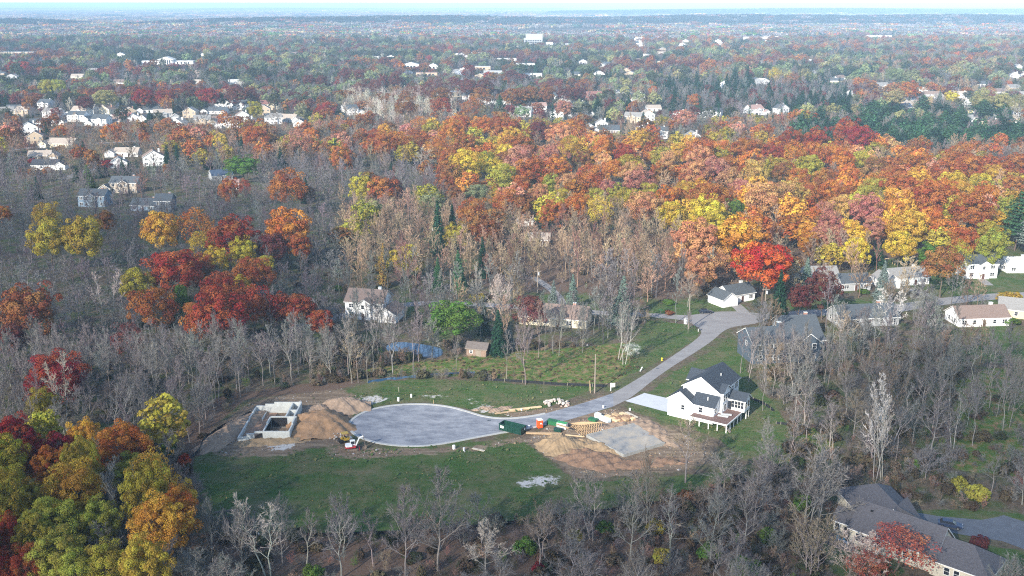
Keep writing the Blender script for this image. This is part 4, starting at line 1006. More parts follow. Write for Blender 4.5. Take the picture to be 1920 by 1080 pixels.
m.poly([(x, -.6, z) for x, z in pts] + [(x, .3, z) for x, z in pts], [tuple(range(n))[::-1], tuple(range(n, 2 * n))] + [(i, (i + 1) % n, n + (i + 1) % n, n + i) for i in range(n)], DUST); m.build('bucket', ex)
m = MB(); m.box((-.05, -1.1, .1), (.08, 1.1, .55), er); m.build('blade', ex, (1.75, 0, 0))
rl = site('roller', 648, 829, 25, 'small yellow compactor with canopy behind the excavator', 'roller')
m = MB(); m.box((-1.2, -.5, .6), (1.1, .5, 1.15), ey); m.box((-.9, -.45, 1.16), (-.1, .45, 1.45), ey); m.build('body', rl, bevel=.04)
for x, mm in ((-1.15, RUBBER), (1.2, STEEL)):
    m = MB(); m.tube((x, -.65, .55), (x, .65, .55), .55, .55, 20, mm); m.build('drum', rl)
m = MB(); m.box((-.9, -.7, 2.35), (.7, .7, 2.45), ey); cn = m.build('canopy', rl, bevel=.03)
for x in (-.8, .6):
    for y in (-.6, .6): m = MB(); m.box((x - .04, y - .04, 1.15), (x + .04, y + .04, 2.35), RUBBER); m.build('post', cn)
m = MB(); m.box((-.25, -.25, 1.15), (.25, .25, 1.5), RUBBER); m.box((-.3, -.25, 1.5), (-.2, .25, 1.95), RUBBER); m.build('seat', rl)

# utility boxes, stakes, hydrants, signs
for k, (x, y, w, h, lb) in enumerate([(747,752,.5,.9,'white utility box on the grass behind the turning bulb'),(771,745,.4,.8,'white marker box farther back on the grass behind the bulb'),(851,842,.5,.9,'white utility box on the front lawn near the kerb'),(870,846,.35,.8,'slim white utility post on the front lawn beside the box'),
                                      (967,806,.3,.5,'x'),(992,801,.5,.4,'small white box on the kerb beside the dumpster'),(1131,765,.35,.6,'white utility post beside the street above the lumber'),(1181,770,.35,.6,'white utility post at the corner of the white house lawn'),(1286,607,.9,1.8,'tall white cabinet beside the upper turnaround'),(978,770,.35,.4,'white block lying on the long golden boards'),(632,812,.3,.9,'white marker post beside the stone heap')]):
    if lb == 'x': continue
    m = MB(); m.box((-w/2, -w/2, 0), (w/2, w/2, h), WPL); m.box((-w/2 - .03, -w/2 - .03, h), (w/2 + .03, w/2 + .03, h + .08), WPL)
    tag(m.build('utility_box', None, P(x, y), (0, 0, .3 * k), bevel=.03), lb, 'utility box')
for k, (x, y, h, mat, lb) in enumerate([(813,757,1.1,LUMBER,'thin wooden survey stake behind the turning bulb'),(1105,733,3.0,LUMBER,'thin leaning wooden stake beside the utility pole'),(1107,737,2.6,LUM2,'second thin wooden stake beside the utility pole'),(641,806,1.2,WPL,'white survey stake by the excavator stones'),(748,735,1.4,LUM3,'grey wooden stake at the back lawn')]):
    m = MB(); m.beam((0, 0, 0), (.1 * (k % 3), 0, h), .08, .08, mat); tag(m.build('survey_stake', None, P(x, y), (0, 0, k)), lb, 'stake')
YEL = plain('hydrant_yellow', (.8, .62, .03), .5)
for x, y, lb in [(1241, 676, 'yellow fire hydrant on the grass beside the street'), (643, 813, 'yellow fire hydrant behind the compactor')]:
    h = tag(empty('fire_hydrant', P(x, y)), lb, 'hydrant')
    m = MB(); m.tube((0, 0, 0), (0, 0, .75), .17, .15, 12, YEL); m.tube((0, 0, .75), (0, 0, .95), .19, .06, 12, YEL); m.tube((0, 0, 0), (0, 0, .08), .25, .25, 12, YEL); m.build('body', h)
    for a in (-1, 1): m = MB(); m.tube((a * .12, 0, .55), (a * .3, 0, .55), .09, .09, 10, YEL); m.build('outlet', h)
for x, y, a, lb in [(917, 788.5, .35, 'dark storm drain grate at the kerb above the turning bulb neck'), (1233, 691, .6, 'dark storm drain grate at the edge of the street below the hydrant')]:
    m = MB(); m.box((-.45, -.3, .025), (.45, .3, .05), BLACK)
    for k in range(5): m.box((-.4 + .18 * k, -.27, .05), (-.32 + .18 * k, .27, .065), STEEL)
    tag(m.build('storm_drain', None, P(x, y), (0, 0, a)), lb, 'storm drain')
sg = tag(empty('mailbox', P(1145, 733), R(20)), 'white post with hanging sign and box beside the street', 'mailbox')
m = MB(); m.box((-.09, -.09, 0), (.09, .09, 2.3), WPL); m.box((-.09, -.06, 1.95), (1.3, .06, 2.1), WPL); m.build('post', sg); m = MB(); m.box((-.55, -.04, -.4), (.5, .04, .4), WPL); m.build('sign_board', sg, (.75, 0, 1.4))
o = MB(); o.tube((0, 0, .1), (1.2, .6, 1.0), .14, .14, 10, WPL); tag(o.build('drain_pipe', None, P(1200, 697), (0, 0, .5)), 'short white pipe end sticking out of the grassy verge', 'pipe')
mbx = tag(empty('mailbox', P(1309, 622)), 'mailbox on a white post at the top of the street', 'mailbox'); m = MB(); m.box((-.07, -.07, 0), (.07, .07, 1.1), WPL); m.build('post', mbx); m = MB(); m.box((-.2, -.3, 1.1), (.2, .3, 1.45), FRAME_DK); m.build('box', mbx)
ss = tag(empty('street_sign', P(1238, 596)), 'green street name sign on a thin pole by the lane', 'sign'); m = MB(); m.tube((0, 0, 0), (0, 0, 2.6), .04, .04, 8, STEEL); m.build('pole', ss); m = MB(); m.box((-.55, -.02, 2.6), (.55, .02, 2.85), GR2); m.build('blade', ss)
# utility poles
PW = plain('pole_wood', (0.26, 0.22, 0.18), .9, .2, 3, stretch=(4, 4, .4)); TR = plain('transformer_grey', (.5, .52, .54), .5)
for k, (x, y0, y1, arm, lb) in enumerate([(1115,737,660,0,'bare wooden pole standing where the meadow meets the street'),(1291,616,548,0,'wooden utility pole beside the upper turnaround'),(1432,604,536,1,'wooden utility pole in front of the dark spruce'),(1008,549,503,1,'utility pole with transformer behind the ranch house'),(845,545,505,0,'short grey utility pole between the green conifers'),
        (811,478,421,1,'utility pole rising out of leafless trees by the dark spruces'),(194,301,262,1,'utility pole with crossarm above the left street'),(1447,193,157,0,'tall curved pale pole among dark conifers'),(1535,190,166,0,'pale pole above the cedar row'),(1657,215,188,0,'wooden pole among conifers left of the small houses'),(1271,160,135,0,'slim pole above the dark conifers at centre'),(830,128,108,0,'slim grey pole beside the far shops'),(935,118,94,0,'tall slim pole by the far strip of shops'),
        (1640,215,190,0,'x'),(252,128,113,0,'slim pole left of the columned building')]):
    if lb == 'x': continue
    c = P(x, y0); h = (y0 - y1) / (y0 - 5) * 104.0
    p = tag(empty('utility_pole', c), lb, 'utility pole', None)
    m = MB(); m.tube((0, 0, 0), (0, 0, h), .2, .13, 8, PW); m.build('pole', p)
    if arm:
        m = MB(); m.box((-1.2, -.06, h - .9), (1.2, .06, h - .75), PW); m.build('crossarm', p)
        m = MB(); m.tube((.35, -.2, h - 2.2), (.35, -.2, h - 1.2), .27, .27, 10, TR); m.build('transformer', p)
# silt fence
def fence(pts, h, label):
    line = PG(pts); mb = MB(); line = smooth(line, 1, False)
    root = tag(empty('silt_fence', (line[0][0], line[0][1], 0)), label, 'silt fence'); ox, oy = line[0]
    L_ = [(a - ox, c - oy) for a, c in line]
    for i in range(len(L_) - 1):
        a, c = L_[i], L_[i + 1]; s = .06 * math.sin(i * 2.1)
        mb.beam((a[0], a[1], h / 2 + s), (c[0], c[1], h / 2 + .06 * math.sin((i + 1) * 2.1)), .05, h, BLACK)
    mb.build('fabric', root)
    d = 0
    for i in range(len(L_) - 1):
        m = MB(); m.box((-.03, -.03, 0), (.03, .03, h + .18), LUM3); m.build('stake', root, (L_[i][0], L_[i][1] - .05, 0))
fence([(500,1003),(600,1006),(710,1003),(850,995),(950,984),(1040,972),(1130,962),(1273,938),(1370,908),(1463,874)], .75, 'black silt fence along the lower edge of the front lawn')
fence([(340,872),(362,858),(375,845),(380,828),(400,812),(425,797),(470,776)], .75, 'black silt fence curving past the dirt berm')
fence([(905,713),(960,716),(1040,722),(1135,726)], .75, 'black silt fence between back lawn and meadow')
fence([(1406,748),(1430,757),(1450,772)], .7, 'short black silt fence behind the white house')
fence([(1455,795),(1490,798),(1545,802)], .6, 'short black silt fence at the edge of the leafless woods')
# cars
def car(px, py, rot, col, label):
    rt = tag(empty('parked_car', P(px, py, .03), R(rot)), label, 'car'); pm = plain('car_paint_' + label[:6], col, .25, .03)
    m = MB(); pts = [(-2.25, .35), (2.25, .35), (2.3, .75), (1.2, .95), (-1.5, 1.0), (-2.3, .95)]; n = len(pts)
    m.poly([(x, -.88, z) for x, z in pts] + [(x, .88, z) for x, z in pts], [tuple(range(n)), tuple(range(n, 2*n))[::-1]] + [(i, n + i, n + (i+1) % n, (i+1) % n) for i in range(n)], pm)
    bd = m.build('body', rt, bevel=.06)
    m = MB(); q0 = [(-1.9, -.8), (1.1, -.8), (1.1, .8), (-1.9, .8)]; q1 = [(-1.5, -.65), (.4, -.65), (.4, .65), (-1.5, .65)]
    m.poly([(x, y, .95) for x, y in q0] + [(x, y, 1.4) for x, y in q1], [(0,1,5,4),(1,2,6,5),(2,3,7,6),(3,0,4,7)], GLASS); m.build('windows', bd)
    m = MB(); m.box((-1.5, -.65, 1.4), (.4, .65, 1.46), pm); m.build('roof', bd, bevel=.03)
    for x in (-1.45, 1.4):
        for s in (-1, 1): m = MB(); m.tube((x, s * .9 - .1, .33), (x, s * .9 + .1, .33), .33, .33, 16, RUBBER); w_ = m.build('wheel', rt); m = MB(); m.tube((x, s * 1.0 - .02, .33), (x, s * 1.0 + .02, .33), .2, .2, 12, STEEL); m.build('rim', w_)
    for s in (-.6, .6): m = MB(); m.box((2.2, s - .2, .62), (2.31, s + .2, .76), WPL); m.build('headlight', rt)
car(1323, 587, 4, (.02, .025, .04), 'black car parked at the edge of the upper turnaround')
car(1781, 988, -22, (.03, .045, .09), 'dark blue car parked on the blacktop drive')
car(168, 316, 10, (.03, .03, .04), 'dark car on the drive below the pink shrub')
# playground things
ps = tag(empty('play_set', P(1681, 496), R(5)), 'pale wooden play set behind the white single-storey house', 'play set')
for x in (-1.2, 1.2):
    for y in (-1, 1): m = MB(); m.box((x - .08, y - .08, 0), (x + .08, y + .08, 2.6), LUM2); m.build('post', ps)
m = MB(); m.box((-1.3, -1.1, 1.2), (1.3, 1.1, 1.35), LUM2); m.build('deck', ps); m = MB(); m.beam((-5, 0, 2.5), (-1.3, 0, 2.5), .14, .14, LUM2); m.beam((-5, -.8, 0), (-5, 0, 2.5), .1, .1, LUM2); m.beam((-5, .8, 0), (-5, 0, 2.5), .1, .1, LUM2); m.build('swing_frame', ps)
m = MB(); m.beam((1.3, 0, 1.3), (3.4, 0, .2), .6, .08, WPL); m.build('slide', ps)
tp = tag(empty('trampoline', P(1710, 496)), 'round trampoline with domed poles behind the play set', 'trampoline'); m = MB(); m.tube((0, 0, .8), (0, 0, .9), 1.9, 1.9, 24, INNER); m.build('mat', tp)
m = MB()
for k in range(12):
    a = math.pi * k / 12; b_ = math.pi * (k + 1) / 12
    m.tube((1.9 * math.cos(a), 0, .9 + 2.2 * math.sin(a)), (1.9 * math.cos(b_), 0, .9 + 2.2 * math.sin(b_)), .07, .07, 6, WPL)
m.build('hoop', tp)
for k in range(6): a = k * math.pi / 3; m = MB(); m.tube((1.7 * math.cos(a), 1.7 * math.sin(a), 0), (1.7 * math.cos(a), 1.7 * math.sin(a), .8), .05, .05, 6, STEEL); m.build('leg', tp)
# ---------------------------------------------------------------- trees: the models
def unit(a): return a / np.maximum(np.linalg.norm(a, axis=-1, keepdims=True), 1e-6)
def cards(c, n, s, g, asp=1.0):
    """one leaf-cluster face at each point c, facing n, s wide"""
    t = unit(np.cross(n, unit(g.normal(size=c.shape)))); b = np.cross(n, t)
    s = np.asarray(s)[:, None]
    v = np.stack([c - t * s - b * s * asp, c + t * s * .8 - b * s * asp, c + t * s + b * s * asp, c - t * s * .7 + b * s * asp], 1).reshape(-1, 3)
    return v, np.arange(len(v)).reshape(-1, 4)
def leafmesh(name, v, f, clump, lv, mat):
    return quadmesh(name, v, f, [mat], {'clump': clump, 'leafvar': lv}, 'FACE')
def tubes(segs, mat, name, sides=5):
    """segs: (p, q, r0, r1)"""
    segs = np.array([np.concatenate([np.asarray(a[0]), np.asarray(a[1]), [a[2], a[3]]]) for a in segs])
    p, q, r0, r1 = segs[:, :3], segs[:, 3:6], segs[:, 6], segs[:, 7]
    d = unit(q - p); ref = np.where(np.abs(d[:, 2:3]) > .9, [[1., 0, 0]], [[0, 0, 1.]])
    a = unit(np.cross(d, ref)); b = np.cross(d, a)
    th = np.arange(sides) * 2 * math.pi / sides
    ring = a[:, None] * np.cos(th)[None, :, None] + b[:, None] * np.sin(th)[None, :, None]
    v = np.concatenate([p[:, None] + ring * r0[:, None, None], q[:, None] + ring * r1[:, None, None]], 1)
    base = (np.arange(len(segs)) * 2 * sides)[:, None, None]
    i = np.arange(sides); j = (i + 1) % sides
    f = (base + np.stack([i, j, j + sides, i + sides], -1)[None]).reshape(-1, 4)
    me = quadmesh(name, v.reshape(-1, 3), f, [mat], {'clump': np.full(len(f), .5), 'leafvar': np.full(len(f), .5)}, 'FACE')
    me.polygons.foreach_set('use_smooth', np.ones(len(f), bool))
    return me
def limbs(g, h, n, z0, z1, spread, r0, up=.5):
    """a leaning trunk with limbs: segments, and the limbs' points for twigs"""
    segs = []; tp = [np.array([0., 0, -.4])]
    for k in range(1, 7): tp.append(np.array([g.normal() * .09 * k, g.normal() * .09 * k, h * .92 * k / 6]))
    rad = lambda t: r0 * (1 - t * .88)
    for k in range(6): segs.append((tp[k], tp[k + 1], rad(k / 6), rad((k + 1) / 6)))
    out = []
    for i in range(n):
        t = z0 + (z1 - z0) * (i + g.random()) / n; f = t * 6; k = min(5, int(f)); p = tp[k] + (tp[k + 1] - tp[k]) * (f - k)
        a = i * 2.4 + g.normal() * .4; L = spread * (1.08 - .62 * (t - z0) / (z1 - z0 + 1e-6)) * g.uniform(.75, 1.15)
        el = up + .55 * (t - z0) / (z1 - z0 + 1e-6) + g.normal() * .1
        d = np.array([math.cos(a) * math.cos(el), math.sin(a) * math.cos(el), math.sin(el)])
        pts = [p]
        for s in range(4):
            pts.append(pts[-1] + d * L / 4); d = unit(d + np.array([g.normal() * .16, g.normal() * .16, .16 + g.normal() * .05]))
        r = rad(t) * .55
        for s in range(4): segs.append((pts[s], pts[s + 1], r * (1 - s / 4.6), r * (1 - (s + 1) / 4.6)))
        out.append((pts, L))
    pts = tp[4:] ; out.append(([tp[4], tp[5], tp[6], tp[6] + np.array([0, 0, .5]), tp[6] + np.array([0, 0, 1.0])], spread * .6))
    return segs, out
def bare_model(seed, h, n, z0, spread, r0, up, sub=6, twigs=9, tw=.035, lo=False, multi=1):
    g = np.random.default_rng(seed); segs = []; A = []; B = []; W = []
    for m_ in range(multi):
        s_, lb = limbs(g, h * g.uniform(.85, 1), n, z0, .97, spread, r0, up)
        if multi > 1:
            a = m_ * 2.1 + g.random(); lean = np.array([math.cos(a), math.sin(a), 0]) * .16
            fn = lambda p: p + lean * max(0, p[2]) + lean * 3
            s_ = [(fn(p), fn(q), a_, b_) for p, q, a_, b_ in s_]; lb = [([fn(p) for p in pts], L) for pts, L in lb]
        segs += s_
        for pts, L in lb:
            for k in range(sub):
                t = .22 + .78 * (k + g.random()) / sub; f = t * 4; i = min(3, int(f)); p = pts[i] + (pts[i + 1] - pts[i]) * (f - i)
                d = unit(pts[i + 1] - pts[i]); d = unit(d + g.normal(size=3) * .55 + np.array([0, 0, .25])); sl = L * .42 * (1.15 - .5 * t) * g.uniform(.7, 1.2)
                q = p + d * sl
                if not lo: segs.append((p, q, .035 * r0 / .2, .014 * r0 / .2))
                for j in range(twigs):
                    u = .15 + .85 * (j + g.random()) / twigs; b0 = p + d * sl * u
                    e = unit(d + g.normal(size=3) * .5 + np.array([0, 0, .2])); l = sl * .5 * g.uniform(.6, 1.3)
                    A.append(b0); B.append(b0 + e * l); W.append(tw)
                    if not lo:
                        c0 = b0 + e * l * .45; e2 = unit(e + g.normal(size=3) * .5); A.append(c0); B.append(c0 + e2 * l * .6); W.append(tw * .8)
    A, B, W = np.array(A), np.array(B), np.array(W)[:, None]
    d = unit(B - A); s = unit(np.cross(d, unit(g.normal(size=d.shape))))
    v = np.stack([A - s * W, A + s * W, B + s * W * .35, B - s * W * .35], 1).reshape(-1, 3)
    f = np.arange(len(v)).reshape(-1, 4)
    tr = tubes(segs, BARK if not lo else TWIG_I, 'trunk', 5 if not lo else 3)
    cr = leafmesh('crown', v, f, np.repeat(g.random(len(f) // 6 + 1), 6)[:len(f)], g.random(len(f)), TWIG if not lo else TWIG_I)
    return dict(trunk=tr, crown=cr, H=h, W=2.2 * spread)
def crown_cards(g, rx, rz, zc, ncl, per, size, cr, squash=1.0, gap=.12):
    i = np.arange(ncl) + .5; ph = np.arccos(1 - 1.72 * i / ncl); th = math.pi * (1 + 5 ** .5) * i + g.random() * 6
    d = np.stack([np.cos(th) * np.sin(ph), np.sin(th) * np.sin(ph), np.cos(ph)], 1); d = unit(d + g.normal(size=d.shape) * .16)
    lob = 1 + .16 * np.sin(3 * th + g.random() * 6) * np.sin(ph) + .10 * np.sin(5 * th + 2 * ph + g.random() * 6)
    rr = lob * g.uniform(.70, 1.03, ncl); inner = g.random(ncl) < .2; rr[inner] *= .62
    keep = g.random(ncl) > gap
    c = (d * rr[:, None] * np.array([rx, rx, rz]))[keep] + np.array([0, 0, zc]); d = d[keep]
    crr = cr * g.uniform(.65, 1.35, len(c))
    q = unit(g.normal(size=(len(c), per, 3)) + d[:, None] * .75 + np.array([0, 0, .25]))
    pos = c[:, None] + q * crr[:, None, None] * g.uniform(.75, 1.08, (len(c), per, 1)) * np.array([1, 1, .85])
    n = unit(q + g.normal(size=q.shape) * .38)
    cl = np.repeat(g.random(len(c)), per); lv = np.clip(.5 * cl + .5 * g.random(len(cl)) + .08 * (g.random(len(cl)) - .5), 0, 1)
    v, f = cards(pos.reshape(-1, 3), n.reshape(-1, 3), size * g.uniform(.6, 1.3, len(cl)), g)
    return v, f, cl, lv
def leafy_model(seed, h=18., w=12., ncl=85, per=95, size=.17, cr=1.35, z0=.3, gap=.1, nl=9, lo=False):
    g = np.random.default_rng(seed)
    rz = h * (1 - z0) / 2 * .96; zc = h - rz - cr * .4
    v, f, cl, lv = crown_cards(g, w / 2 - cr * .6, rz - cr * .4, zc, ncl, per, size, cr, gap=gap)
    crn = leafmesh('crown', v, f, cl, lv, LEAF if not lo else LEAF_I)
    segs, _ = limbs(g, h * .9, nl, z0 * .8, .85, w * .42, .26, .45)
    tr = tubes(segs, BARK if not lo else DARKBARK, 'trunk', 6 if not lo else 3)
    return dict(trunk=tr, crown=crn, H=h, W=w)
DARKBARK = plain('dark_bark', (0.07, 0.055, 0.045), .9, .2)
def conifer_model(seed, h=18., w=7., layers=26, per=15, kind='spruce', size=.30, lo=False):
    g = np.random.default_rng(seed); C, N_, S = [], [], []
    for k in range(layers):
        t = (k + .5) / layers; z = h * (.05 + .95 * t) if kind != 'pine' else h * (.22 + .78 * t)
        rad = w / 2 * ((1 - t) ** .85 if kind == 'spruce' else (1 - t ** 2.2) * (.75 + .35 * g.random()) + .08) + .12
        nb = max(4, int(per * (.35 + .65 * (1 - t))))
        for b in range(nb):
            a = 6.283 * b / nb + k * 1.1 + g.normal() * .15; rl = rad * g.uniform(.72, 1.12)
            m_ = max(3, int(rl / size * (1.6 if not lo else .8)))
            for i in range(m_):
                u = (i + 1) / m_; r = rl * u
                dz = (-.42 * r + .10 * r * r / max(rl, .1)) if kind == 'spruce' else (.18 * r + .25 * math.sin(u * 3))
                for q in range(2 if u > .4 else 1):
                    aa = a + g.normal() * .13 * (.5 + u); C.append((r * math.cos(aa), r * math.sin(aa), z + dz + g.normal() * .1))
                    N_.append((math.cos(aa) * .55 + g.normal() * .35, math.sin(aa) * .55 + g.normal() * .35, .75)); S.append(size * g.uniform(.6, 1.15))
    C, N_, S = np.array(C), unit(np.array(N_)), np.array(S)
    v, f = cards(C, N_, S, g, .62)
    cl = np.repeat(g.random(len(f) // 14 + 1), 14)[:len(f)]
    crn = leafmesh('crown', v, f, cl, g.random(len(f)), LEAF if not lo else LEAF_I)
    tr = tubes([(np.array([0, 0, -.4]), np.array([0, 0, h * .5]), .24, .15), (np.array([0, 0, h * .5]), np.array([0, 0, h * .97]), .15, .03)], BARK if not lo else DARKBARK, 'trunk', 6 if not lo else 3)
    return dict(trunk=tr, crown=crn, H=h, W=w)
MODEL = {
 'oak': [leafy_model(s, 18, 13, 95, 100, .165, 1.45, .28, .10) for s in (1, 2, 3, 4)] + [leafy_model(5, 18, 13, 70, 120, .16, 1.75, .3, .2), leafy_model(6, 18, 13, 120, 75, .16, 1.2, .24, .22), leafy_model(7, 17, 13, 60, 110, .17, 1.6, .35, .25)],
 'near': [leafy_model(s, 18, 12, n_, 150, .105, c_, .26, .14, 12) for s, n_, c_ in ((201, 150, 1.15), (202, 120, 1.35), (203, 170, 1.05))],
 'tall': [leafy_model(s, 20, 9.5, 85, 95, .165, 1.25, .34, .12) for s in (11, 12, 13)],
 'sparse': [leafy_model(s, 16, 11, 80, 42, .13, 1.5, .32, .2, 13) for s in (21, 22)],
 'forest': [bare_model(s, 19, 13, .36, 4.9, .17, .72, 6, 9, .028) for s in (31, 32, 33)] + [bare_model(35, 19, 10, .45, 4.2, .15, .85, 6, 10, .03), bare_model(36, 18, 17, .28, 5.4, .18, .62, 7, 10, .03), bare_model(37, 20, 12, .5, 5.6, .2, .6, 8, 10, .03)],
 'spread': [bare_model(s, 16, 16, .2, 6.2, .2, .55, 8, 11, .030) for s in (41, 42)] + [bare_model(44, 15, 20, .14, 6.6, .17, .6, 7, 11, .028), bare_model(45, 16, 12, .3, 6.8, .24, .45, 9, 11, .03)],
 'pale': [bare_model(s, 20, 11, .3, 4.6, .14, .8, 6, 8, .026, multi=2) for s in (51, 52)],
 'bush': [bare_model(s, 8, 12, .08, 3.6, .09, .7, 6, 9, .028, multi=3) for s in (61, 62)],
 'spruce': [conifer_model(s) for s in (71, 72)],
 'pine': [conifer_model(s, 18, 9, 15, 13, 'pine', .36) for s in (81, 82)],
 'shrub': [leafy_model(s, 3, 3.6, 34, 60, .11, .62, .05, .1, 5) for s in (91, 92)],
}
# colours of leaves and twigs: name -> (colour, word used in labels)
PAL = {
 'crim': ((.25, .035, .03), 'crimson'), 'red': ((.30, .07, .035), 'brick-red'), 'bred': ((.46, .085, .035), 'bright red'), 'rust': ((.34, .12, .04), 'rust-coloured'), 'oran': ((.44, .165, .04), 'orange'),
 'ambr': ((.50, .285, .05), 'amber'), 'yell': ((.50, .37, .05), 'golden yellow'), 'oliv': ((.33, .275, .045), 'olive'), 'ygrn': ((.31, .30, .055), 'yellow-green'), 'salm': ((.40, .13, .085), 'salmon-red'), 'ridg': ((.012, .022, .03), 'dark'), 'dull': ((.10, .08, .05), 'dull brown'), 'dulg': ((.065, .075, .04), 'dull green'), 'weed': ((.16, .13, .065), 'tan'), 'gren': ((.10, .17, .035), 'green'),
 'pink': ((.41, .18, .13), 'pink'), 'peac': ((.46, .24, .115), 'peach'), 'tany': ((.47, .32, .10), 'tan-yellow'), 'maro': ((.15, .05, .045), 'maroon'), 'brwn': ((.25, .11, .045), 'brown'),
 'pgrn': ((.19, .225, .115), 'pale green'), 'pyel': ((.29, .27, .12), 'pale yellow'), 'spru': ((.022, .06, .035), 'dark green'), 'pine': ((.05, .12, .055), 'green'), 'bspr': ((.17, .22, .185), 'blue-grey'), 'gold': ((.30, .21, .06), 'golden-green'),
 'gray': ((.165, .157, .152), 'grey'), 'purp': ((.155, .137, .143), 'purplish grey'), 'tan': ((.30, .215, .145), 'tan'), 'pale': ((.43, .39, .33), 'pale'), 'brnb': ((.21, .16, .12), 'brown'), 'redb': ((.23, .125, .105), 'reddish'), 'white': ((.62, .58, .54), 'white'),  # purp: grey twigs with some woodland shade tinted into the colour
}
INDIV = []
def jit(c, s=.12):
    k = 1 + rng.uniform(-s, s); return (c[0] * k * (1 + rng.uniform(-.08, .08)), c[1] * k * (1 + rng.uniform(-.08, .08)), c[2] * k, 1)
NAME_OF = {'oak': 'autumn_tree', 'near': 'autumn_tree', 'tall': 'autumn_tree', 'sparse': 'autumn_tree', 'forest': 'bare_tree', 'spread': 'bare_tree', 'pale': 'bare_tree', 'bush': 'bare_shrub', 'spruce': 'spruce_tree', 'pine': 'pine_tree', 'shrub': 'shrub'}
TREE_XY = []
def plant(kind, x, y, h, w, pal, trunk=None, near=''):
    if kind in ('oak', 'tall') and y < 255: kind = 'near'
    md = MODEL[kind][int(rng.integers(len(MODEL[kind])))]
    col, word = PAL[pal]
    nm = NAME_OF[kind]
    if nm == 'autumn_tree' and pal in ('gren', 'pgrn'): nm = 'green_tree'
    o = empty(nm, (x, y, 0), rng.uniform(0, 6.28)); tl = .05 if 'bare' in nm else .02; o.rotation_euler = (rng.normal() * tl, rng.normal() * tl, o.rotation_euler.z); o.scale = (w / md['W'], w / md['W'], h / md['H'])
    t = link('trunk', md['trunk'], o); c = link('crown', md['crown'], o)
    c.color = jit(col)
    tc = trunk or ((.25, .23, .21) if kind in ('forest', 'spread', 'bush') else (.36, .335, .305) if kind == 'pale' else (.13, .105, .085))
    t.color = jit(tc)
    zc = h * .62; cx, cy = proj(x, y, zc)
    ht = 'tall ' if h > 19 else 'small ' if h < 10 else ''
    sort = {'autumn_tree': 'tree', 'green_tree': 'leafy tree', 'bare_tree': 'leafless tree', 'bare_shrub': 'leafless shrub', 'spruce_tree': 'conical spruce', 'pine_tree': 'shaggy pine', 'shrub': 'bushy shrub'}[nm]
    INDIV.append((o, f'{ht}{word} {sort}', cx, cy, nm))
    grp = {'autumn_tree': 'autumn coloured trees', 'green_tree': 'trees still in green leaf', 'bare_tree': 'leafless trees', 'bare_shrub': 'leafless shrubs', 'spruce_tree': 'spruces', 'pine_tree': 'pines', 'shrub': 'shrubs'}[nm]
    tag(o, 'x', 'shrub' if 'shrub' in nm else 'tree', grp)
    TREE_XY.append((x, y, max(1.5, w * .36)))
    return o
def crown_at(cx, cy, wpx, pal, kind=None, h=None):
    """a tree whose crown is centred on pixel (cx, cy) and is wpx wide in the photograph"""
    z = 11.0
    for _ in range(3):
        p = P(cx, cy, z); w = wpx * (p.y * CP + (CAM_H - z) * SP) / F_PX
        hh = h or min(25, max(7, w * .85 + 7.5)); z = hh * .62
    if kind is None:
        kind = 'sparse' if rng.random() < .1 else 'oak' if w > 10 else 'tall'
        hh *= rng.uniform(.88, 1.08)
    if kind in ('oak', 'tall', 'sparse') and w > 24:
        dx = w * .27
        for s in (-1, 1): plant(kind, p.x + s * dx, p.y + s * rng.uniform(-2, 2), hh * rng.uniform(.9, 1.0), w * .62, pal)
        return
    plant(kind, p.x, p.y, hh, w, pal)
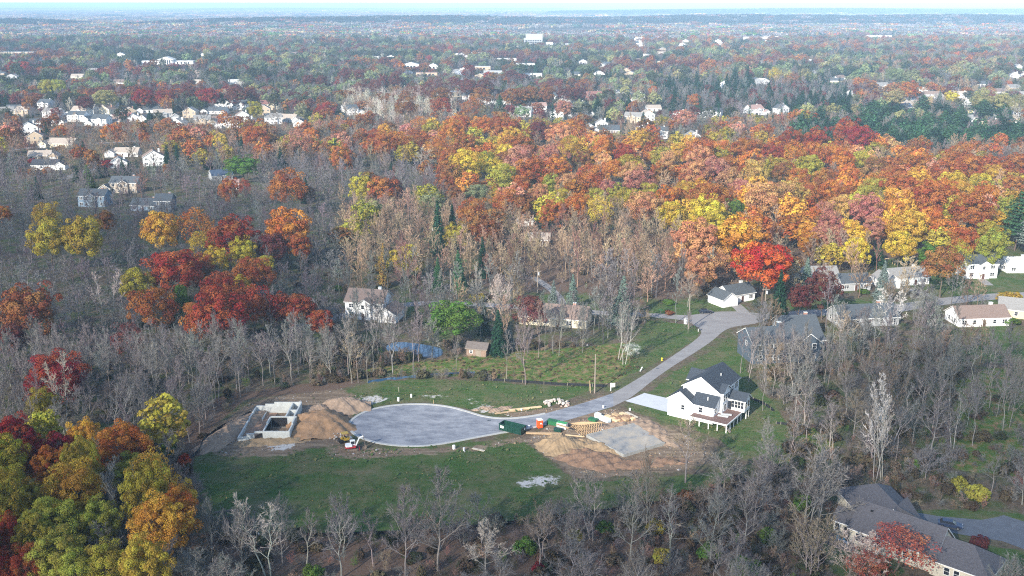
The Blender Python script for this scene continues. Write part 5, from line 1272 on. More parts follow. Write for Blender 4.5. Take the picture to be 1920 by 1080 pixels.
# autumn crowns, one after another: x, y, width, colour
AUT = '''125,440,97,oliv 83,402,43,ambr 200,420,30,brwn 303,437,57,ambr 367,430,60,oran 377,453,40,yell 433,443,77,red 537,435,70,oran 562,468,38,rust 510,462,50,maro 325,502,85,red 370,500,50,rust 405,492,45,yell 458,473,45,yell 500,497,26,oliv
473,508,62,rust 258,535,52,oliv 288,572,80,rust 412,547,65,red 453,537,33,yell 412,592,80,red 373,605,52,rust 473,575,68,red 523,578,50,red 563,588,46,red 603,607,37,red 240,640,50,maro 103,697,100,crim 55,575,90,brwn 22,640,50,maro 5,403,26,oran 12,590,40,brwn
80,768,50,oliv 28,833,72,crim 107,848,62,crim 37,870,50,rust 95,878,62,oran 60,850,40,red 157,825,60,ambr 227,832,88,oran 168,858,52,oliv 285,890,60,ambr 328,930,68,ambr 300,985,98,ambr 333,962,58,oran 20,918,60,oliv 58,930,52,oliv 95,935,54,ygrn 133,925,46,oliv 255,850,50,oran
100,985,96,ygrn 117,1035,90,ygrn 70,1020,70,oliv 15,1008,66,red 45,1058,66,red 5,1060,50,red 200,1055,70,oliv 190,985,62,ygrn 160,960,50,oliv 140,1075,60,ygrn
698,397,42,pyel 722,497,26,gold 857,437,40,oliv 913,432,50,brwn 885,397,52,rust 953,372,55,rust 1037,397,48,rust 1077,390,46,oran 1120,400,46,yell 1207,384,60,peac 1260,405,46,yell 990,577,58,maro 710,350,58,rust 680,357,46,oliv 735,358,36,maro 640,298,42,rust 537,348,68,rust 430,356,36,rust 457,350,22,red
480,258,42,rust 558,264,48,pink 582,256,32,oran 573,245,30,rust 787,232,34,oran 805,244,28,oliv 845,250,42,oran 905,236,38,oran 867,234,36,rust 940,226,36,rust 950,243,55,rust 957,259,46,ambr 775,265,46,rust 822,276,48,oran 872,271,42,rust 842,301,36,rust 720,275,40,rust 745,262,44,oran 700,262,30,red
877,311,58,yell 910,306,38,oliv 945,284,44,yell 972,271,60,rust 1005,296,90,pink 1000,322,62,rust 1043,312,44,oran 928,312,34,yell 945,336,52,ygrn 835,341,36,rust 977,348,36,rust 852,366,30,brwn 940,320,40,yell 1070,276,50,ambr 1072,236,36,oran 1050,249,46,peac 1012,246,38,maro 1017,234,26,oliv
1132,279,44,oran 1197,263,36,ambr 1172,294,38,red 1182,309,46,oliv 1020,336,34,gren 1033,351,30,ygrn 1107,331,60,rust 1070,343,48,peac 1140,362,34,pink 1115,368,36,ygrn 1050,371,42,oliv 1012,366,34,peac 1197,338,52,pink 1185,323,42,peac 1172,376,40,oliv 1090,383,46,oran 1220,358,36,oliv 1150,318,38,oran 1090,300,36,brwn
1307,326,50,peac 1340,323,50,pink 1370,336,46,peac 1360,313,56,rust 1312,281,56,rust 1357,281,42,oran 1392,282,42,rust 1422,283,36,rust 1452,287,38,red 1505,263,66,red 1490,291,42,oran 1522,290,40,rust 1352,292,36,oliv 1240,293,36,ygrn 1272,286,34,ambr 1255,301,42,peac 1310,299,46,peac 1417,326,42,tany 1465,322,38,brwn 1497,333,40,oran
1517,311,46,oliv 1250,373,46,oran 1322,371,58,rust 1350,378,50,rust 1285,358,38,ambr 1317,353,36,ambr 1378,392,38,gren 1260,403,46,yell 1325,407,62,yell 1430,376,64,peac 1485,368,54,tany 1522,363,42,rust 1390,358,38,pink 1462,371,54,peac 1515,362,42,rust 1560,359,50,oran 1637,356,48,ygrn 1615,366,28,yell 1590,371,42,rust 1545,396,38,pink 1557,423,44,pink 1540,447,36,pink
1567,452,38,pink 1577,388,40,tany 1625,401,56,pink 1637,433,38,pink 1602,441,48,ambr 1605,468,44,yell 1515,436,38,ambr 1520,406,38,oran 1515,457,34,oran 1685,386,60,ambr 1702,423,62,ambr 1687,458,50,yell 1645,388,32,yell 1690,356,60,rust 1740,372,62,rust 1745,413,42,oran 1785,406,42,oliv 1820,402,66,rust 1810,448,46,rust 1850,376,52,oran 1765,358,54,oran 1802,358,48,ambr
1845,358,42,ygrn 1887,391,42,ygrn 1852,441,36,oliv 1860,463,52,ygrn 1800,479,42,oliv 1770,493,70,brwn 1740,481,34,gren 1434,490,95,bred 1300,462,80,peac 1380,448,88,ambr 1340,420,58,yell 1305,428,48,ambr 1312,500,58,peac 1350,492,40,peac 1545,541,56,maro 1500,560,40,maro
1585,246,46,red 1612,259,46,crim 1775,322,54,rust 1815,319,52,rust 1797,299,50,rust 1905,313,52,rust 1865,323,36,ambr 1570,283,56,rust 1617,298,42,oliv 1577,302,42,oran 1655,340,50,oran 1720,336,50,ambr 1790,345,46,yell 1550,335,44,rust 1590,330,40,oran 1680,330,44,rust 1840,340,44,yell 1900,345,44,rust 1640,318,42,brwn
1860,190,55,pyel 1910,197,36,pyel 1785,181,26,yell 1705,168,36,rust 1677,179,38,pyel 1695,141,46,pgrn 1452,140,24,yell 1485,146,28,brwn 290,180,60,crim 352,170,26,maro 389,179,36,crim 443,179,34,maro 470,179,28,maro 160,192,28,maro 98,161,38,ygrn 196,183,38,pyel 35,125,36,crim 610,205,34,crim 480,207,26,oliv 55,195,24,brwn
833,157,52,maro 785,170,44,maro 893,163,52,maro 975,178,40,brwn 1010,176,44,brwn 1056,177,28,maro 1083,176,26,maro 960,180,34,brwn 825,180,34,brwn 760,200,40,brwn 1285,222,34,pink 1057,200,30,pink 885,203,36,rust 830,198,38,red 1303,190,24,rust 900,180,40,brwn 730,150,36,maro 660,140,40,maro 690,160,40,maro 590,150,36,maro 560,130,30,maro'''
for t_ in AUT.split():
    a, b, w_, p_ = t_.split(','); crown_at(float(a), float(b), float(w_) * (1.25 if float(a) < 640 and 400 < float(b) < 660 else 1.17), p_)
for a, b, w_, p_, k_, h_ in [(850,598,96,'gren','oak',15),(457,312,74,'gren','oak',16),(812,382,56,'pgrn','oak',15),(897,362,54,'pgrn','oak',13),(340,568,32,'gren','tall',17),(1685,1025,125,'salm','sparse',10),(1625,1062,74,'salm','sparse',7),(1183,655,36,'white','sparse',5),(1520,470,26,'brwn','tall',12),
                               (1590,690,26,'redb','sparse',6)]:
    crown_at(a, b, w_, p_, k_, h_)
def conif(cx, base, wpx, hpx, pal, kind='spruce'):
    p = P(cx, base); s = (base - 5) / 103.9; plant(kind, p.x, p.y, hpx / s / .97, wpx / s, pal)
for a in [(822,478,40,100,'spru'),(850,468,34,84,'spru'),(905,520,28,76,'spru'),(820,545,28,62,'pine'),(863,548,36,80,'pine'),(935,665,40,85,'spru'),(908,628,28,60,'spru'),(955,655,26,50,'bspr'),(1037,585,27,60,'bspr'),(1073,580,30,66,'bspr'),(1165,605,48,88,'bspr'),(1460,612,44,108,'spru'),(1510,545,32,62,'bspr'),(1652,560,34,72,'bspr'),(1645,496,36,40,'pine'),
          (315,320,22,46,'spru'),(335,314,20,44,'spru'),(352,306,22,40,'spru'),(366,300,18,34,'spru'),(228,327,13,22,'spru'),(242,328,14,26,'spru'),(258,328,15,28,'spru'),(218,325,10,18,'spru'),(186,334,16,30,'spru'),(200,332,14,24,'spru'),(168,356,34,46,'gren'),(160,305,20,40,'spru'),(22,322,24,36,'bspr'),(37,263,12,22,'spru'),(80,262,12,22,'spru'),(90,245,18,24,'spru'),(54,270,10,18,'spru'),
          (425,274,16,20,'spru'),(440,276,14,20,'spru'),(282,240,26,32,'spru'),(1178,618,22,40,'bspr'),(1430,465,20,30,'pine'),(1120,218,28,36,'spru'),(1165,220,30,34,'spru'),(1178,218,28,38,'spru'),(937,217,34,38,'pine'),(1717,193,20,32,'bspr'),(720,540,26,84,'gold'),(1308,215,20,34,'pine'),(1760,200,20,30,'bspr'),(145,340,20,30,'spru')]: conif(*a)
for a in [(1902,470,58,120,'pine','pine'),(1925,480,40,90,'bspr','pine')]: conif(*a)
cr_ = random.Random(3)
for i in range(46):           # the belt of pines and the dark row above it
    x = cr_.uniform(1500, 1930); y = cr_.uniform(246, 288) + (x - 1500) * .012 if i < 30 else cr_.uniform(218, 246)
    conif(x, y, cr_.uniform(30, 44), cr_.uniform(32, 46), 'pine' if i % 3 else 'spru', 'pine')
for i in range(44):
    if i < 14: x, y = cr_.uniform(1500, 1600), cr_.uniform(202, 212)
    elif i < 30: x, y = cr_.uniform(1230, 1500), cr_.uniform(172, 222)
    else: x, y = cr_.uniform(1240, 1420), cr_.uniform(160, 190)
    conif(x, y, cr_.uniform(16, 26), cr_.uniform(28, 40), 'spru')
# green and yellow-green shrubs
for a in [(985,1020,44,'gren',4),(1290,930,40,'brwn',3),(1800,905,36,'ygrn',3.5),(1835,920,50,'ygrn',3.5),(1400,1060,60,'gren',4),(1330,1030,44,'gren',4),(1240,1040,36,'ygrn',3.5),(585,1072,40,'gren',3.5),(1230,985,36,'oliv',3),(1080,1000,30,'oliv',3),(1650,1065,40,'brwn',2.5),(1010,1065,26,'crim',3),(865,580,44,'ygrn',3.5),(895,556,30,'oliv',3),(700,565,22,'gren',2.5),(1255,565,24,'gren',2),
          (1895,600,34,'gren',2.5),(1895,555,44,'oliv',4),(345,860,26,'bred',3),(1440,1000,36,'gren',4),(1505,940,34,'gren',4),(1838,1014,34,'maro',2.5),(1620,545,22,'gren',2),(1255,585,18,'brwn',1.5),(60,300,14,'crim',3),(196,305,38,'crim',5),(1190,655,0,'',0)]:
    if a[2]: crown_at(a[0], a[1], a[2], a[3], 'shrub', a[4])
# leafless trees that stand out: x, y of the foot, height in metres, width, kind, colour
for x, y, h, w, k, c in [(660,719,18,6,'forest','gray'),(672,718,17,6,'forest','gray'),(689,717,14,5,'forest','gray'),(700,698,17,6,'forest','gray'),(737,694,15,7,'forest','gray'),(775,694,16,8,'forest','gray'),(855,702,13,5,'forest','gray'),(950,713,15,6,'forest','gray'),(985,721,22,9,'spread','gray'),(1010,671,18,6,'forest','brnb'),(1022,658,17,5,'forest','gray'),(1037,664,19,6,'forest','gray'),
        (1048,668,19,6,'forest','gray'),(1092,661,17,8,'spread','gray'),(1160,676,18,8,'pale','gray'),(1170,683,19,8,'pale','gray'),(895,590,17,8,'spread','pale'),(940,615,19,12,'spread','pale'),(770,560,20,14,'spread','redb'),(1290,575,12,12,'spread','tan'),(205,615,20,12,'pale','pale'),(97,645,18,10,'pale','pale'),(118,650,16,10,'pale','pale'),(1655,902,25,9,'pale','white'),(1640,905,23,7,'pale','pale'),(1670,640,19,12,'pale','white'),
        (1105,1005,14,10,'spread','gray'),(1212,995,19,10,'spread','brnb'),(1285,905,15,14,'spread','brnb'),(820,1072,20,16,'spread','gray'),(505,1085,17,12,'pale','pale'),(530,1060,15,12,'spread','gray'),(1520,985,17,17,'bush','gray'),(1520,1075,12,14,'bush','brnb'),(1600,1085,9,13,'bush','pale'),(1395,1030,13,10,'spread','gray'),(1255,1035,13,10,'pale','gray'),(910,1085,11,12,'spread','pale'),(1560,860,15,8,'forest','gray'),(1585,790,14,8,'forest','gray'),
        (790,330,18,20,'pale','pale'),(725,330,14,14,'spread','gray'),(260,275,18,12,'spread','tan'),(205,990,16,10,'pale','gray'),(235,1010,15,9,'pale','gray'),(185,940,15,8,'pale','gray'),(125,815,20,10,'pale','pale'),(1780,765,17,10,'forest','gray'),(1480,705,15,8,'pale','gray'),(1430,770,14,6,'forest','gray'),(1180,460,16,12,'spread','tan'),(1460,520,14,12,'spread','tan'),(1290,625,8,5,'spread','gray'),(1110,520,16,11,'spread','tan')] + [(1388 + 10.5 * i + 5 * math.sin(i * 2.3), 700 + 14 * math.sin(i * 1.7) + i * .8, 14 + 2.5 * math.sin(i * 3.1), 7, ('forest', 'pale', 'forest', 'spread')[i % 4], 'gray') for i in range(20)] + [(760,1080,17,12,'spread','gray'),(640,1084,17,11,'spread','purp'),(700,1062,13,9,'forest','gray'),(455,1078,15,10,'spread','gray'),(1110,1012,14,10,'pale','gray'),(1330,1066,14,11,'spread','gray'),(575,1070,14,9,'forest','purp'),(400,1060,14,9,'spread','gray'),(1010,1082,13,10,'forest','brnb'),(1180,1060,15,10,'spread','gray')]:
    p = P(x, y); plant(k, p.x, p.y, h, w, c)

# ---------------------------------------------------------------- filling the woods
SITE = [(360,862),(395,800),(462,745),(600,722),(700,708),(1150,720),(1290,632),(1285,600),(1430,580),(1442,610),(1385,640),(1405,700),(1482,790),(1463,874),(1273,938),(1000,972),(850,995),(500,1003),(362,930)]
EXCL = [np.array(PG(SITE))] + [np.array(PG(p)) for p in lawns + dirts + meadow[:1] + [bulb_px, street_px, [(1172,752),(1208,730),(1270,745),(1262,785)], [(700-8+1000,950),(1960,960),(1960,1050),(1740,1000)], [(715,638),(835,638),(835,675),(715,668)]]]
HF = np.array(HOUSE_FOOT)
def blocked(x, y, m=0.0):
    q = np.array([x]); r = np.array([y])
    for p in EXCL:
        if p[:, 0].min() < x < p[:, 0].max() and p[:, 1].min() < y < p[:, 1].max() and inpoly(q, r, p)[0]: return True
    dx, dy = x - HF[:, 0], y - HF[:, 1]; c, s = np.cos(-HF[:, 2]), np.sin(-HF[:, 2]); lx, ly = dx * c - dy * s, dx * s + dy * c
    if np.any((lx > HF[:, 3] - m) & (lx < HF[:, 4] + m) & (ly > HF[:, 5] - m) & (ly < HF[:, 6] + m)): return True
    for p, w in lm:
        p = np.array(p); a, b = p[:-1], p[1:]; ab = b - a; t = np.clip(((np.array([x, y]) - a) * ab).sum(1) / np.maximum((ab * ab).sum(1), 1e-6), 0, 1)
        if np.min(np.hypot(*(a + ab * t[:, None] - np.array([x, y])).T)) < w / 2 + 1.5: return True
    return False
def inpx(x, y, poly): return bool(inpoly(np.array([float(x)]), np.array([float(y)]), poly)[0])
BELT = [(690,285),(760,262),(900,252),(1010,255),(1150,290),(1300,295),(1480,300),(1560,275),(1640,285),(1760,320),(1940,330),(1940,470),(1840,490),(1700,490),(1480,490),(1330,470),(1230,420),(1000,418),(880,400),(800,350)]
def pick(g, *pairs):
    t = g.random() * sum(w for _, w in pairs)
    for v, w in pairs:
        t -= w
        if t <= 0: return v
    return pairs[-1][0]
def species(px, py, g):
    """what grows where: (kind, colour) by the place of the foot in the photograph; None = nothing"""
    if py > 880 and px < 345: return pick(g, (('tall', 'oliv'), 2), (('oak', 'ygrn'), 1), (('tall', 'ambr'), 1), (('forest', 'gray'), 3), (None, 1.5))
    if py > 855: return pick(g, (('forest', 'gray'), 2.2), (('spread', 'gray'), 4), (('bush', 'brnb'), 2), (('bush', 'gray'), 4), (('bush', 'redb'), .4), (('shrub', 'dulg'), .6), (None, 1))
    if py > 560 and px > 1380: return pick(g, (('forest', 'gray'), 6), (('spread', 'gray'), 3), (('spread', 'brnb'), 1.2), (('pale', 'gray'), 1.2), (('bush', 'gray'), 2), (None, 1))
    if 640 <= px < 1380 and py > 545: return pick(g, (('forest', 'gray'), 5), (('spread', 'gray'), 2), (('spread', 'tan'), 1), (('bush', 'tan'), 2), (None, 3))
    if px < 640 and py > 400: return pick(g, (('forest', 'purp'), 5), (('forest', 'gray'), 5), (('spread', 'purp'), 2), (('spread', 'gray'), 2), (('pale', 'gray'), .6))
    if px > 1480 and 248 < py < 292: return pick(g, (('pine', 'pine'), 3), (('pine', 'spru'), 2), (('spread', 'gray'), 1.5))
    if inpx(px, py, BELT): return pick(g, (('oak', 'rust'), 2), (('oak', 'oran'), 1.6), (('oak', 'peac'), 1.0), (('oak', 'brwn'), 1.0), (('oak', 'ambr'), 1.2), (('oak', 'oliv'), 1.3), (('spread', 'tan'), 3), (('spread', 'brnb'), 2), (('oak', 'pink'), .5))
    if py > 400: return pick(g, (('spread', 'tan'), 5), (('forest', 'tan'), 4), (('spread', 'brnb'), 2), (('forest', 'redb'), 1.3), (('bush', 'tan'), 1), (('tall', 'brwn'), .3), (('oak', 'oliv'), .2))
    if py > 325: return pick(g, (('spread', 'purp'), 5), (('forest', 'purp'), 4), (('spread', 'gray'), 4), (('spread', 'redb'), .8), (('tall', 'brwn'), .25), (('spruce', 'spru'), .25))
    if py > 240: return pick(g, (('spread', 'gray'), 3), (('spread', 'brnb'), 4), (('spread', 'tan'), 2), (('oak', 'brwn'), .9), (('oak', 'rust'), .6), (('spruce', 'spru'), .6), (('spread', 'redb'), 1.3), (('oak', 'oliv'), .5), (('oak', 'pink'), .25))
    if 640 < px < 860 and py > 180: return pick(g, (('spread', 'pale'), 6), (('spread', 'tan'), 3), (('oak', 'brwn'), .7))
    if py < 200 and not (1230 < px < 1600 and py > 165):
        X = (px - 960) / max(py - 5, 20) * 100; Y = 190000 / max(py - 5, 20)
        q = math.sin(X / 61 + 1.7 * math.sin(Y / 97)) + math.sin(Y / 73 + X / 140 + 2 * math.sin(X / 120)) + .6 * math.sin(X / 23 - Y / 31)
        if q > 1.15: return pick(g, (('spruce', 'spru'), 3), (('oak', 'dulg'), 3), (('spread', 'gray'), 2), (('oak', 'pgrn'), .8))
        if q < -1.2: return pick(g, (('oak', 'maro'), 3 if px < 1150 else 1.2), (('oak', 'brwn'), 2), (('spread', 'purp'), 2), (('oak', 'rust'), .5 if px < 1150 else 1))
        if .2 < q < .6: return pick(g, (('oak', 'pgrn'), 2), (('oak', 'pyel'), 1.2 if px > 1100 else .5), (('spread', 'gray'), 3), (('oak', 'brwn'), .6))
    if px > 1480 and 222 < py < 292: return pick(g, (('pine', 'pine'), 2), (('pine', 'spru'), 1.5), (('spread', 'gray'), 2.5), (('spread', 'purp'), 1), (('oak', 'pyel'), .4))
    if 1230 < px < 1600 and 165 < py < 225: return pick(g, (('spruce', 'spru'), 4), (('spread', 'gray'), 4), (('spread', 'purp'), 2), (('oak', 'maro'), .3))
    if px > 1100: return pick(g, (('spread', 'gray'), 5), (('spread', 'tan'), 3), (('spread', 'purp'), 3), (('oak', 'pgrn'), .7), (('oak', 'pyel'), .45), (('spruce', 'spru'), 2.0), (('oak', 'brwn'), .7), (('oak', 'maro'), .6), (('oak', 'dulg'), 1.0), (('oak', 'rust'), .12))
    return pick(g, (('spread', 'gray'), 4.5), (('spread', 'purp'), 4.5), (('oak', 'maro'), 1.0), (('oak', 'brwn'), .7), (('spruce', 'spru'), 2.0), (('oak', 'dulg'), 1.8), (('oak', 'pgrn'), 1.0), (('spread', 'pale'), .8), (('oak', 'crim'), .15), (('oak', 'pyel'), .15))
g = np.random.default_rng(99)
cell = {}
def crowded(x, y, d):
    i, j = int(x // 12), int(y // 12)
    for a in (-1, 0, 1):
        for b in (-1, 0, 1):
            for (u, v, r) in cell.get((i + a, j + b), ()):
                if (u - x) ** 2 + (v - y) ** 2 < (d * .5 + r) ** 2: return True
    return False
def put(x, y, r): cell.setdefault((int(x // 12), int(y // 12)), []).append((x, y, r))
for x, y, r in TREE_XY: put(x, y, min(r * 1.15, 6.5))
CAND = []
SG = np.array(SIGHT)
def sight(X, Y, h):
    """the height a tree may have here without hiding a house the photograph shows"""
    px = 960 + X / (Y * CP + CAM_H * SP) * F_PX; dl = SG[:, 2] - Y
    k = (dl > 0) & (dl < 170) & (np.abs(SG[:, 0] - px) < SG[:, 1] + 3.5 * F_PX / Y)
    if not k.any(): return h
    return min(h, float(np.min(2.0 + dl[k] * (CAM_H - 2) / SG[k, 2])))
d = 150.0
while d < 1250:
    sp = 5.0 if d < 330 else 6.4 if d < 480 else 8.2 if d < 800 else 9.6
    half = d * .535 + 14
    for x in np.arange(-half, half, sp):
        X, Y = x + g.uniform(-.48, .48) * sp, d + g.uniform(-.48, .48) * sp
        px, py = proj(X, Y, 0)
        sp_ = species(px, py, g)
        if sp_ is None: continue
        kind, pal = sp_
        if (py > 855 and g.random() < .22) or (py > 640 and px > 1500 and g.random() < .42): continue
        if blocked(X, Y, 1.0 if py > 240 else 2.5): continue
        if crowded(X, Y, sp * (1.5 if inpx(px, py, BELT) else .62)): continue
        put(X, Y, sp * .25)
        k_ = .74 if px < 640 and 400 < py < 690 else 1.0
        hh = k_ * {'forest': 17.5, 'spread': 14.5, 'pale': 18, 'bush': 5.5, 'oak': 16, 'tall': 17, 'spruce': 14, 'pine': 15, 'shrub': 2.6}[kind] * g.uniform(.72, 1.15)
        ww = {'forest': 8.5, 'spread': 11.5, 'pale': 9, 'bush': 6, 'oak': 12.5, 'tall': 9, 'spruce': 6.5, 'pine': 9, 'shrub': 3.2}[kind] * g.uniform(.8, 1.2)
        if py > 860 and kind in ('forest', 'spread') : hh *= .76; ww *= 1.1
        if kind == 'oak' and py < 200: hh *= .85
        h2 = sight(X, Y, hh)
        if h2 < hh and g.random() < .8:
            if h2 < 5.0: continue
            if h2 < 9 and kind in ('forest', 'spread', 'pale'): kind = 'bush'
            ww *= max(.55, h2 / hh); hh = h2
        CAND.append((d, kind, X, Y, hh, ww, pal))
    d += sp
# gaps along the foot of the back woods: trunks behind the basement walls
quota = {'bare_tree': 300, 'autumn_tree': 300, 'green_tree': 90, 'spruce_tree': 230, 'pine_tree': 200, 'bare_shrub': 150, 'shrub': 120}
for i in INDIV: quota[i[4]] -= 1
CAND.sort(key=lambda t: t[0])
STUFF = []
for dd, kind, X, Y, hh, ww, pal in CAND:
    nm = 'green_tree' if pal in ('gren', 'pgrn') and kind in ('oak', 'tall') else NAME_OF[kind]
    if quota[nm] > 0 and dd < 700:
        cx, cy = proj(X, Y, hh * .62)
        if -30 < cx < 1950 and cy < 1110: plant(kind, X, Y, hh, ww, pal); quota[nm] -= 1; continue
    STUFF.append((kind, X, Y, 0.0, hh, ww, pal))

# ---------------------------------------------------------------- woods beyond counting: one object, its points carry tree models
def joined(md, name):
    a, b = md['trunk'], md['crown']
    me = bpy.data.meshes.new(name)
    def arr(m):
        v = np.empty(len(m.vertices) * 3, np.float32); m.vertices.foreach_get('co', v); f = np.empty(len(m.loops), np.int32); m.loops.foreach_get('vertex_index', f)
        at = {}
        for k in ('clump', 'leafvar'):
            q = np.empty(len(m.polygons), np.float32); m.attributes[k].data.foreach_get('value', q); at[k] = q
        return v.reshape(-1, 3), f.reshape(-1, 4), at
    va, fa, aa = arr(a); vb, fb, ab = arr(b)
    me = quadmesh(name, np.concatenate([va, vb]), np.concatenate([fa, fb + len(va)]), [a.materials[0], b.materials[0]], {k: np.concatenate([aa[k], ab[k]]) for k in aa}, 'FACE')
    me.polygons.foreach_set('material_index', np.concatenate([np.zeros(len(fa), np.int32), np.ones(len(fb), np.int32)]))
    return me, md['H'], md['W']
LO = [('forest', bare_model(131, 19, 11, .40, 4.6, .22, .75, 6, 8, .06, True)), ('forest', bare_model(132, 19, 11, .36, 5.0, .22, .75, 6, 8, .06, True)), ('spread', bare_model(141, 16, 13, .24, 6.4, .24, .5, 7, 8, .075, True)), ('spread', bare_model(142, 16, 13, .26, 6.4, .24, .6, 7, 8, .075, True)),
      ('oak', leafy_model(101, 18, 13, 70, 32, .30, 1.6, .25, .08, 5, True)), ('oak', leafy_model(102, 18, 13, 70, 32, .30, 1.6, .22, .12, 5, True)), ('oak', leafy_model(103, 18, 13, 64, 32, .30, 1.7, .25, .1, 5, True)), ('tall', leafy_model(111, 20, 9.5, 60, 30, .28, 1.4, .3, .1, 5, True)),
      ('spruce', conifer_model(171, 18, 7, 17, 10, 'spruce', .5, True)), ('pine', conifer_model(181, 18, 9, 11, 9, 'pine', .6, True)), ('bush', bare_model(161, 8, 9, .08, 3.4, .09, .7, 5, 7, .045, True, 2)), ('shrub', leafy_model(191, 3, 3.6, 24, 26, .2, .65, .05, .1, 3, True))]
# whole groves for the far country
def grove(seed, n, kinds):
    gg = np.random.default_rng(seed); V, F, C, Lv, o = [], [], [], [], 0
    for k in range(n):
        x, y = gg.uniform(-24, 24, 2); rx = gg.uniform(4, 7.5); rz = gg.uniform(4, 6.5); nb = 46
        dd_ = unit(gg.normal(size=(nb, 3)) + np.array([0, 0, .5])); c = dd_ * np.array([rx, rx, rz]) * gg.uniform(.8, 1.05, (nb, 1)) + np.array([x, y, gg.uniform(6, 10)])
        v, f = cards(c, unit(dd_ + gg.normal(size=c.shape) * .3), np.full(nb, 1.35) * gg.uniform(.6, 1.2, nb), gg); V.append(v); F.append(f + o); o += len(v); C.append(np.full(nb, gg.random())); Lv.append(np.clip(.35 + .5 * gg.random() * np.ones(nb) + .15 * gg.random(nb), 0, 1))
    return leafmesh('grove', np.concatenate(V), np.concatenate(F), np.concatenate(C), np.concatenate(Lv), GROVE_M)
GROVE_M = objcolor('far_canopy', hue=.11, val=.5, inst=True)
models = []
for i, (k, md) in enumerate(LO):
    me, H_m, W_m = joined(md, f'woodland_model_{i:02d}'); models.append((k, me, H_m, W_m))
for i in range(3): models.append(('grove', grove(300 + i, 13, None), 1, 1))
wc = bpy.data.collections.new('woodland_models')
for i, (k, me, a, b) in enumerate(models):
    o = bpy.data.objects.new(f'woodland_model_{i:02d}', me); wc.objects.link(o)
KIDX = {}
for i, m_ in enumerate(models): KIDX.setdefault(m_[0], []).append(i)
KIDX['pale'] = KIDX['forest']; KIDX['sparse'] = KIDX['oak']
def forest_nodes():
    nt = bpy.data.node_groups.new('scatter_trees', 'GeometryNodeTree')
    nt.interface.new_socket('Geometry', in_out='INPUT', socket_type='NodeSocketGeometry'); nt.interface.new_socket('Geometry', in_out='OUTPUT', socket_type='NodeSocketGeometry')
    N, L = nt.nodes, nt.links
    gi, go = N.new('NodeGroupInput'), N.new('NodeGroupOutput')
    ci = N.new('GeometryNodeCollectionInfo'); ci.inputs['Collection'].default_value = wc; ci.inputs['Separate Children'].default_value = True; ci.inputs['Reset Children'].default_value = True
    ip = N.new('GeometryNodeInstanceOnPoints'); ip.inputs['Pick Instance'].default_value = True
    def att(n, t):
        a = N.new('GeometryNodeInputNamedAttribute'); a.data_type = t; a.inputs['Name'].default_value = n; return a.outputs['Attribute']
    L.new(gi.outputs[0], ip.inputs['Points']); L.new(ci.outputs[0], ip.inputs['Instance']); L.new(att('model', 'INT'), ip.inputs['Instance Index'])
    er = N.new('FunctionNodeEulerToRotation'); L.new(att('turn', 'FLOAT_VECTOR'), er.inputs[0]); L.new(er.outputs[0], ip.inputs['Rotation'])
    L.new(att('size', 'FLOAT_VECTOR'), ip.inputs['Scale']); L.new(ip.outputs[0], go.inputs[0])
    return nt
NT = forest_nodes()
def scatter(name, rows, label, cat):
    """rows: (kind, x, y, z, h, w, colour)"""
    me = bpy.data.meshes.new(name); n = len(rows)
    me.vertices.add(n); me.vertices.foreach_set('co', np.array([(r[1], r[2], r[3]) for r in rows], np.float32).ravel())
    gg = np.random.default_rng(len(rows)); mi, sz, tu, ti = [], [], [], []
    for k, x, y, z, h, w, pal in rows:
        i = KIDX[k][int(gg.integers(len(KIDX[k])))]; mi.append(i); sz.append((w / models[i][3], w / models[i][3], h / models[i][2])); tu.append((0, 0, gg.uniform(0, 6.28)))
        c = PAL[pal][0]; q = 1 + gg.uniform(-.38, .38); ti.append((c[0] * q * (1 + gg.uniform(-.1, .1)), c[1] * q * (1 + gg.uniform(-.1, .1)), c[2] * q, 1))
    me.attributes.new('model', 'INT', 'POINT').data.foreach_set('value', np.array(mi, np.int32))
    me.attributes.new('size', 'FLOAT_VECTOR', 'POINT').data.foreach_set('vector', np.array(sz, np.float32).ravel())
    me.attributes.new('turn', 'FLOAT_VECTOR', 'POINT').data.foreach_set('vector', np.array(tu, np.float32).ravel())
    me.attributes.new('tint', 'FLOAT_COLOR', 'POINT').data.foreach_set('color', np.array(ti, np.float32).ravel())
    o = link(name, me); md = o.modifiers.new('scatter', 'NODES'); md.node_group = NT
    tag(o, label, cat, kind='stuff'); return o
d = 1250.0
while d < 2800:
    sp = 12.5 if d < 1900 else 15.5; half = d * .53 + 14
    for x in np.arange(-half, half, sp):
        X, Y = x + g.uniform(-.5, .5) * sp, d + g.uniform(-.5, .5) * sp; px, py = proj(X, Y, 0)
        if math.sin(X / 260 + Y / 410) + math.sin(X / 130 - Y / 190 + 1) > 1.45: 
            if g.random() < .7: continue
        kind, pal = species(px, py, g)
        if px > 1150 and py < 105 and g.random() < .12: pal = pick(g, ('rust', 1), ('brwn', 1)); kind = 'oak'
        if blocked(X, Y, 2): continue
        hh = {'spread': 15, 'oak': 16, 'spruce': 16}.get(kind, 15) * g.uniform(.7, 1.2); h2 = sight(X, Y, hh)
        if h2 < 5: continue
        hh = h2 * (1.25 if g.random() < .18 else 1); STUFF.append((kind, X, Y, float(hill(X, Y)), hh, g.uniform(10, 21) if kind != 'spruce' else g.uniform(7, 11), pal))
    d += sp
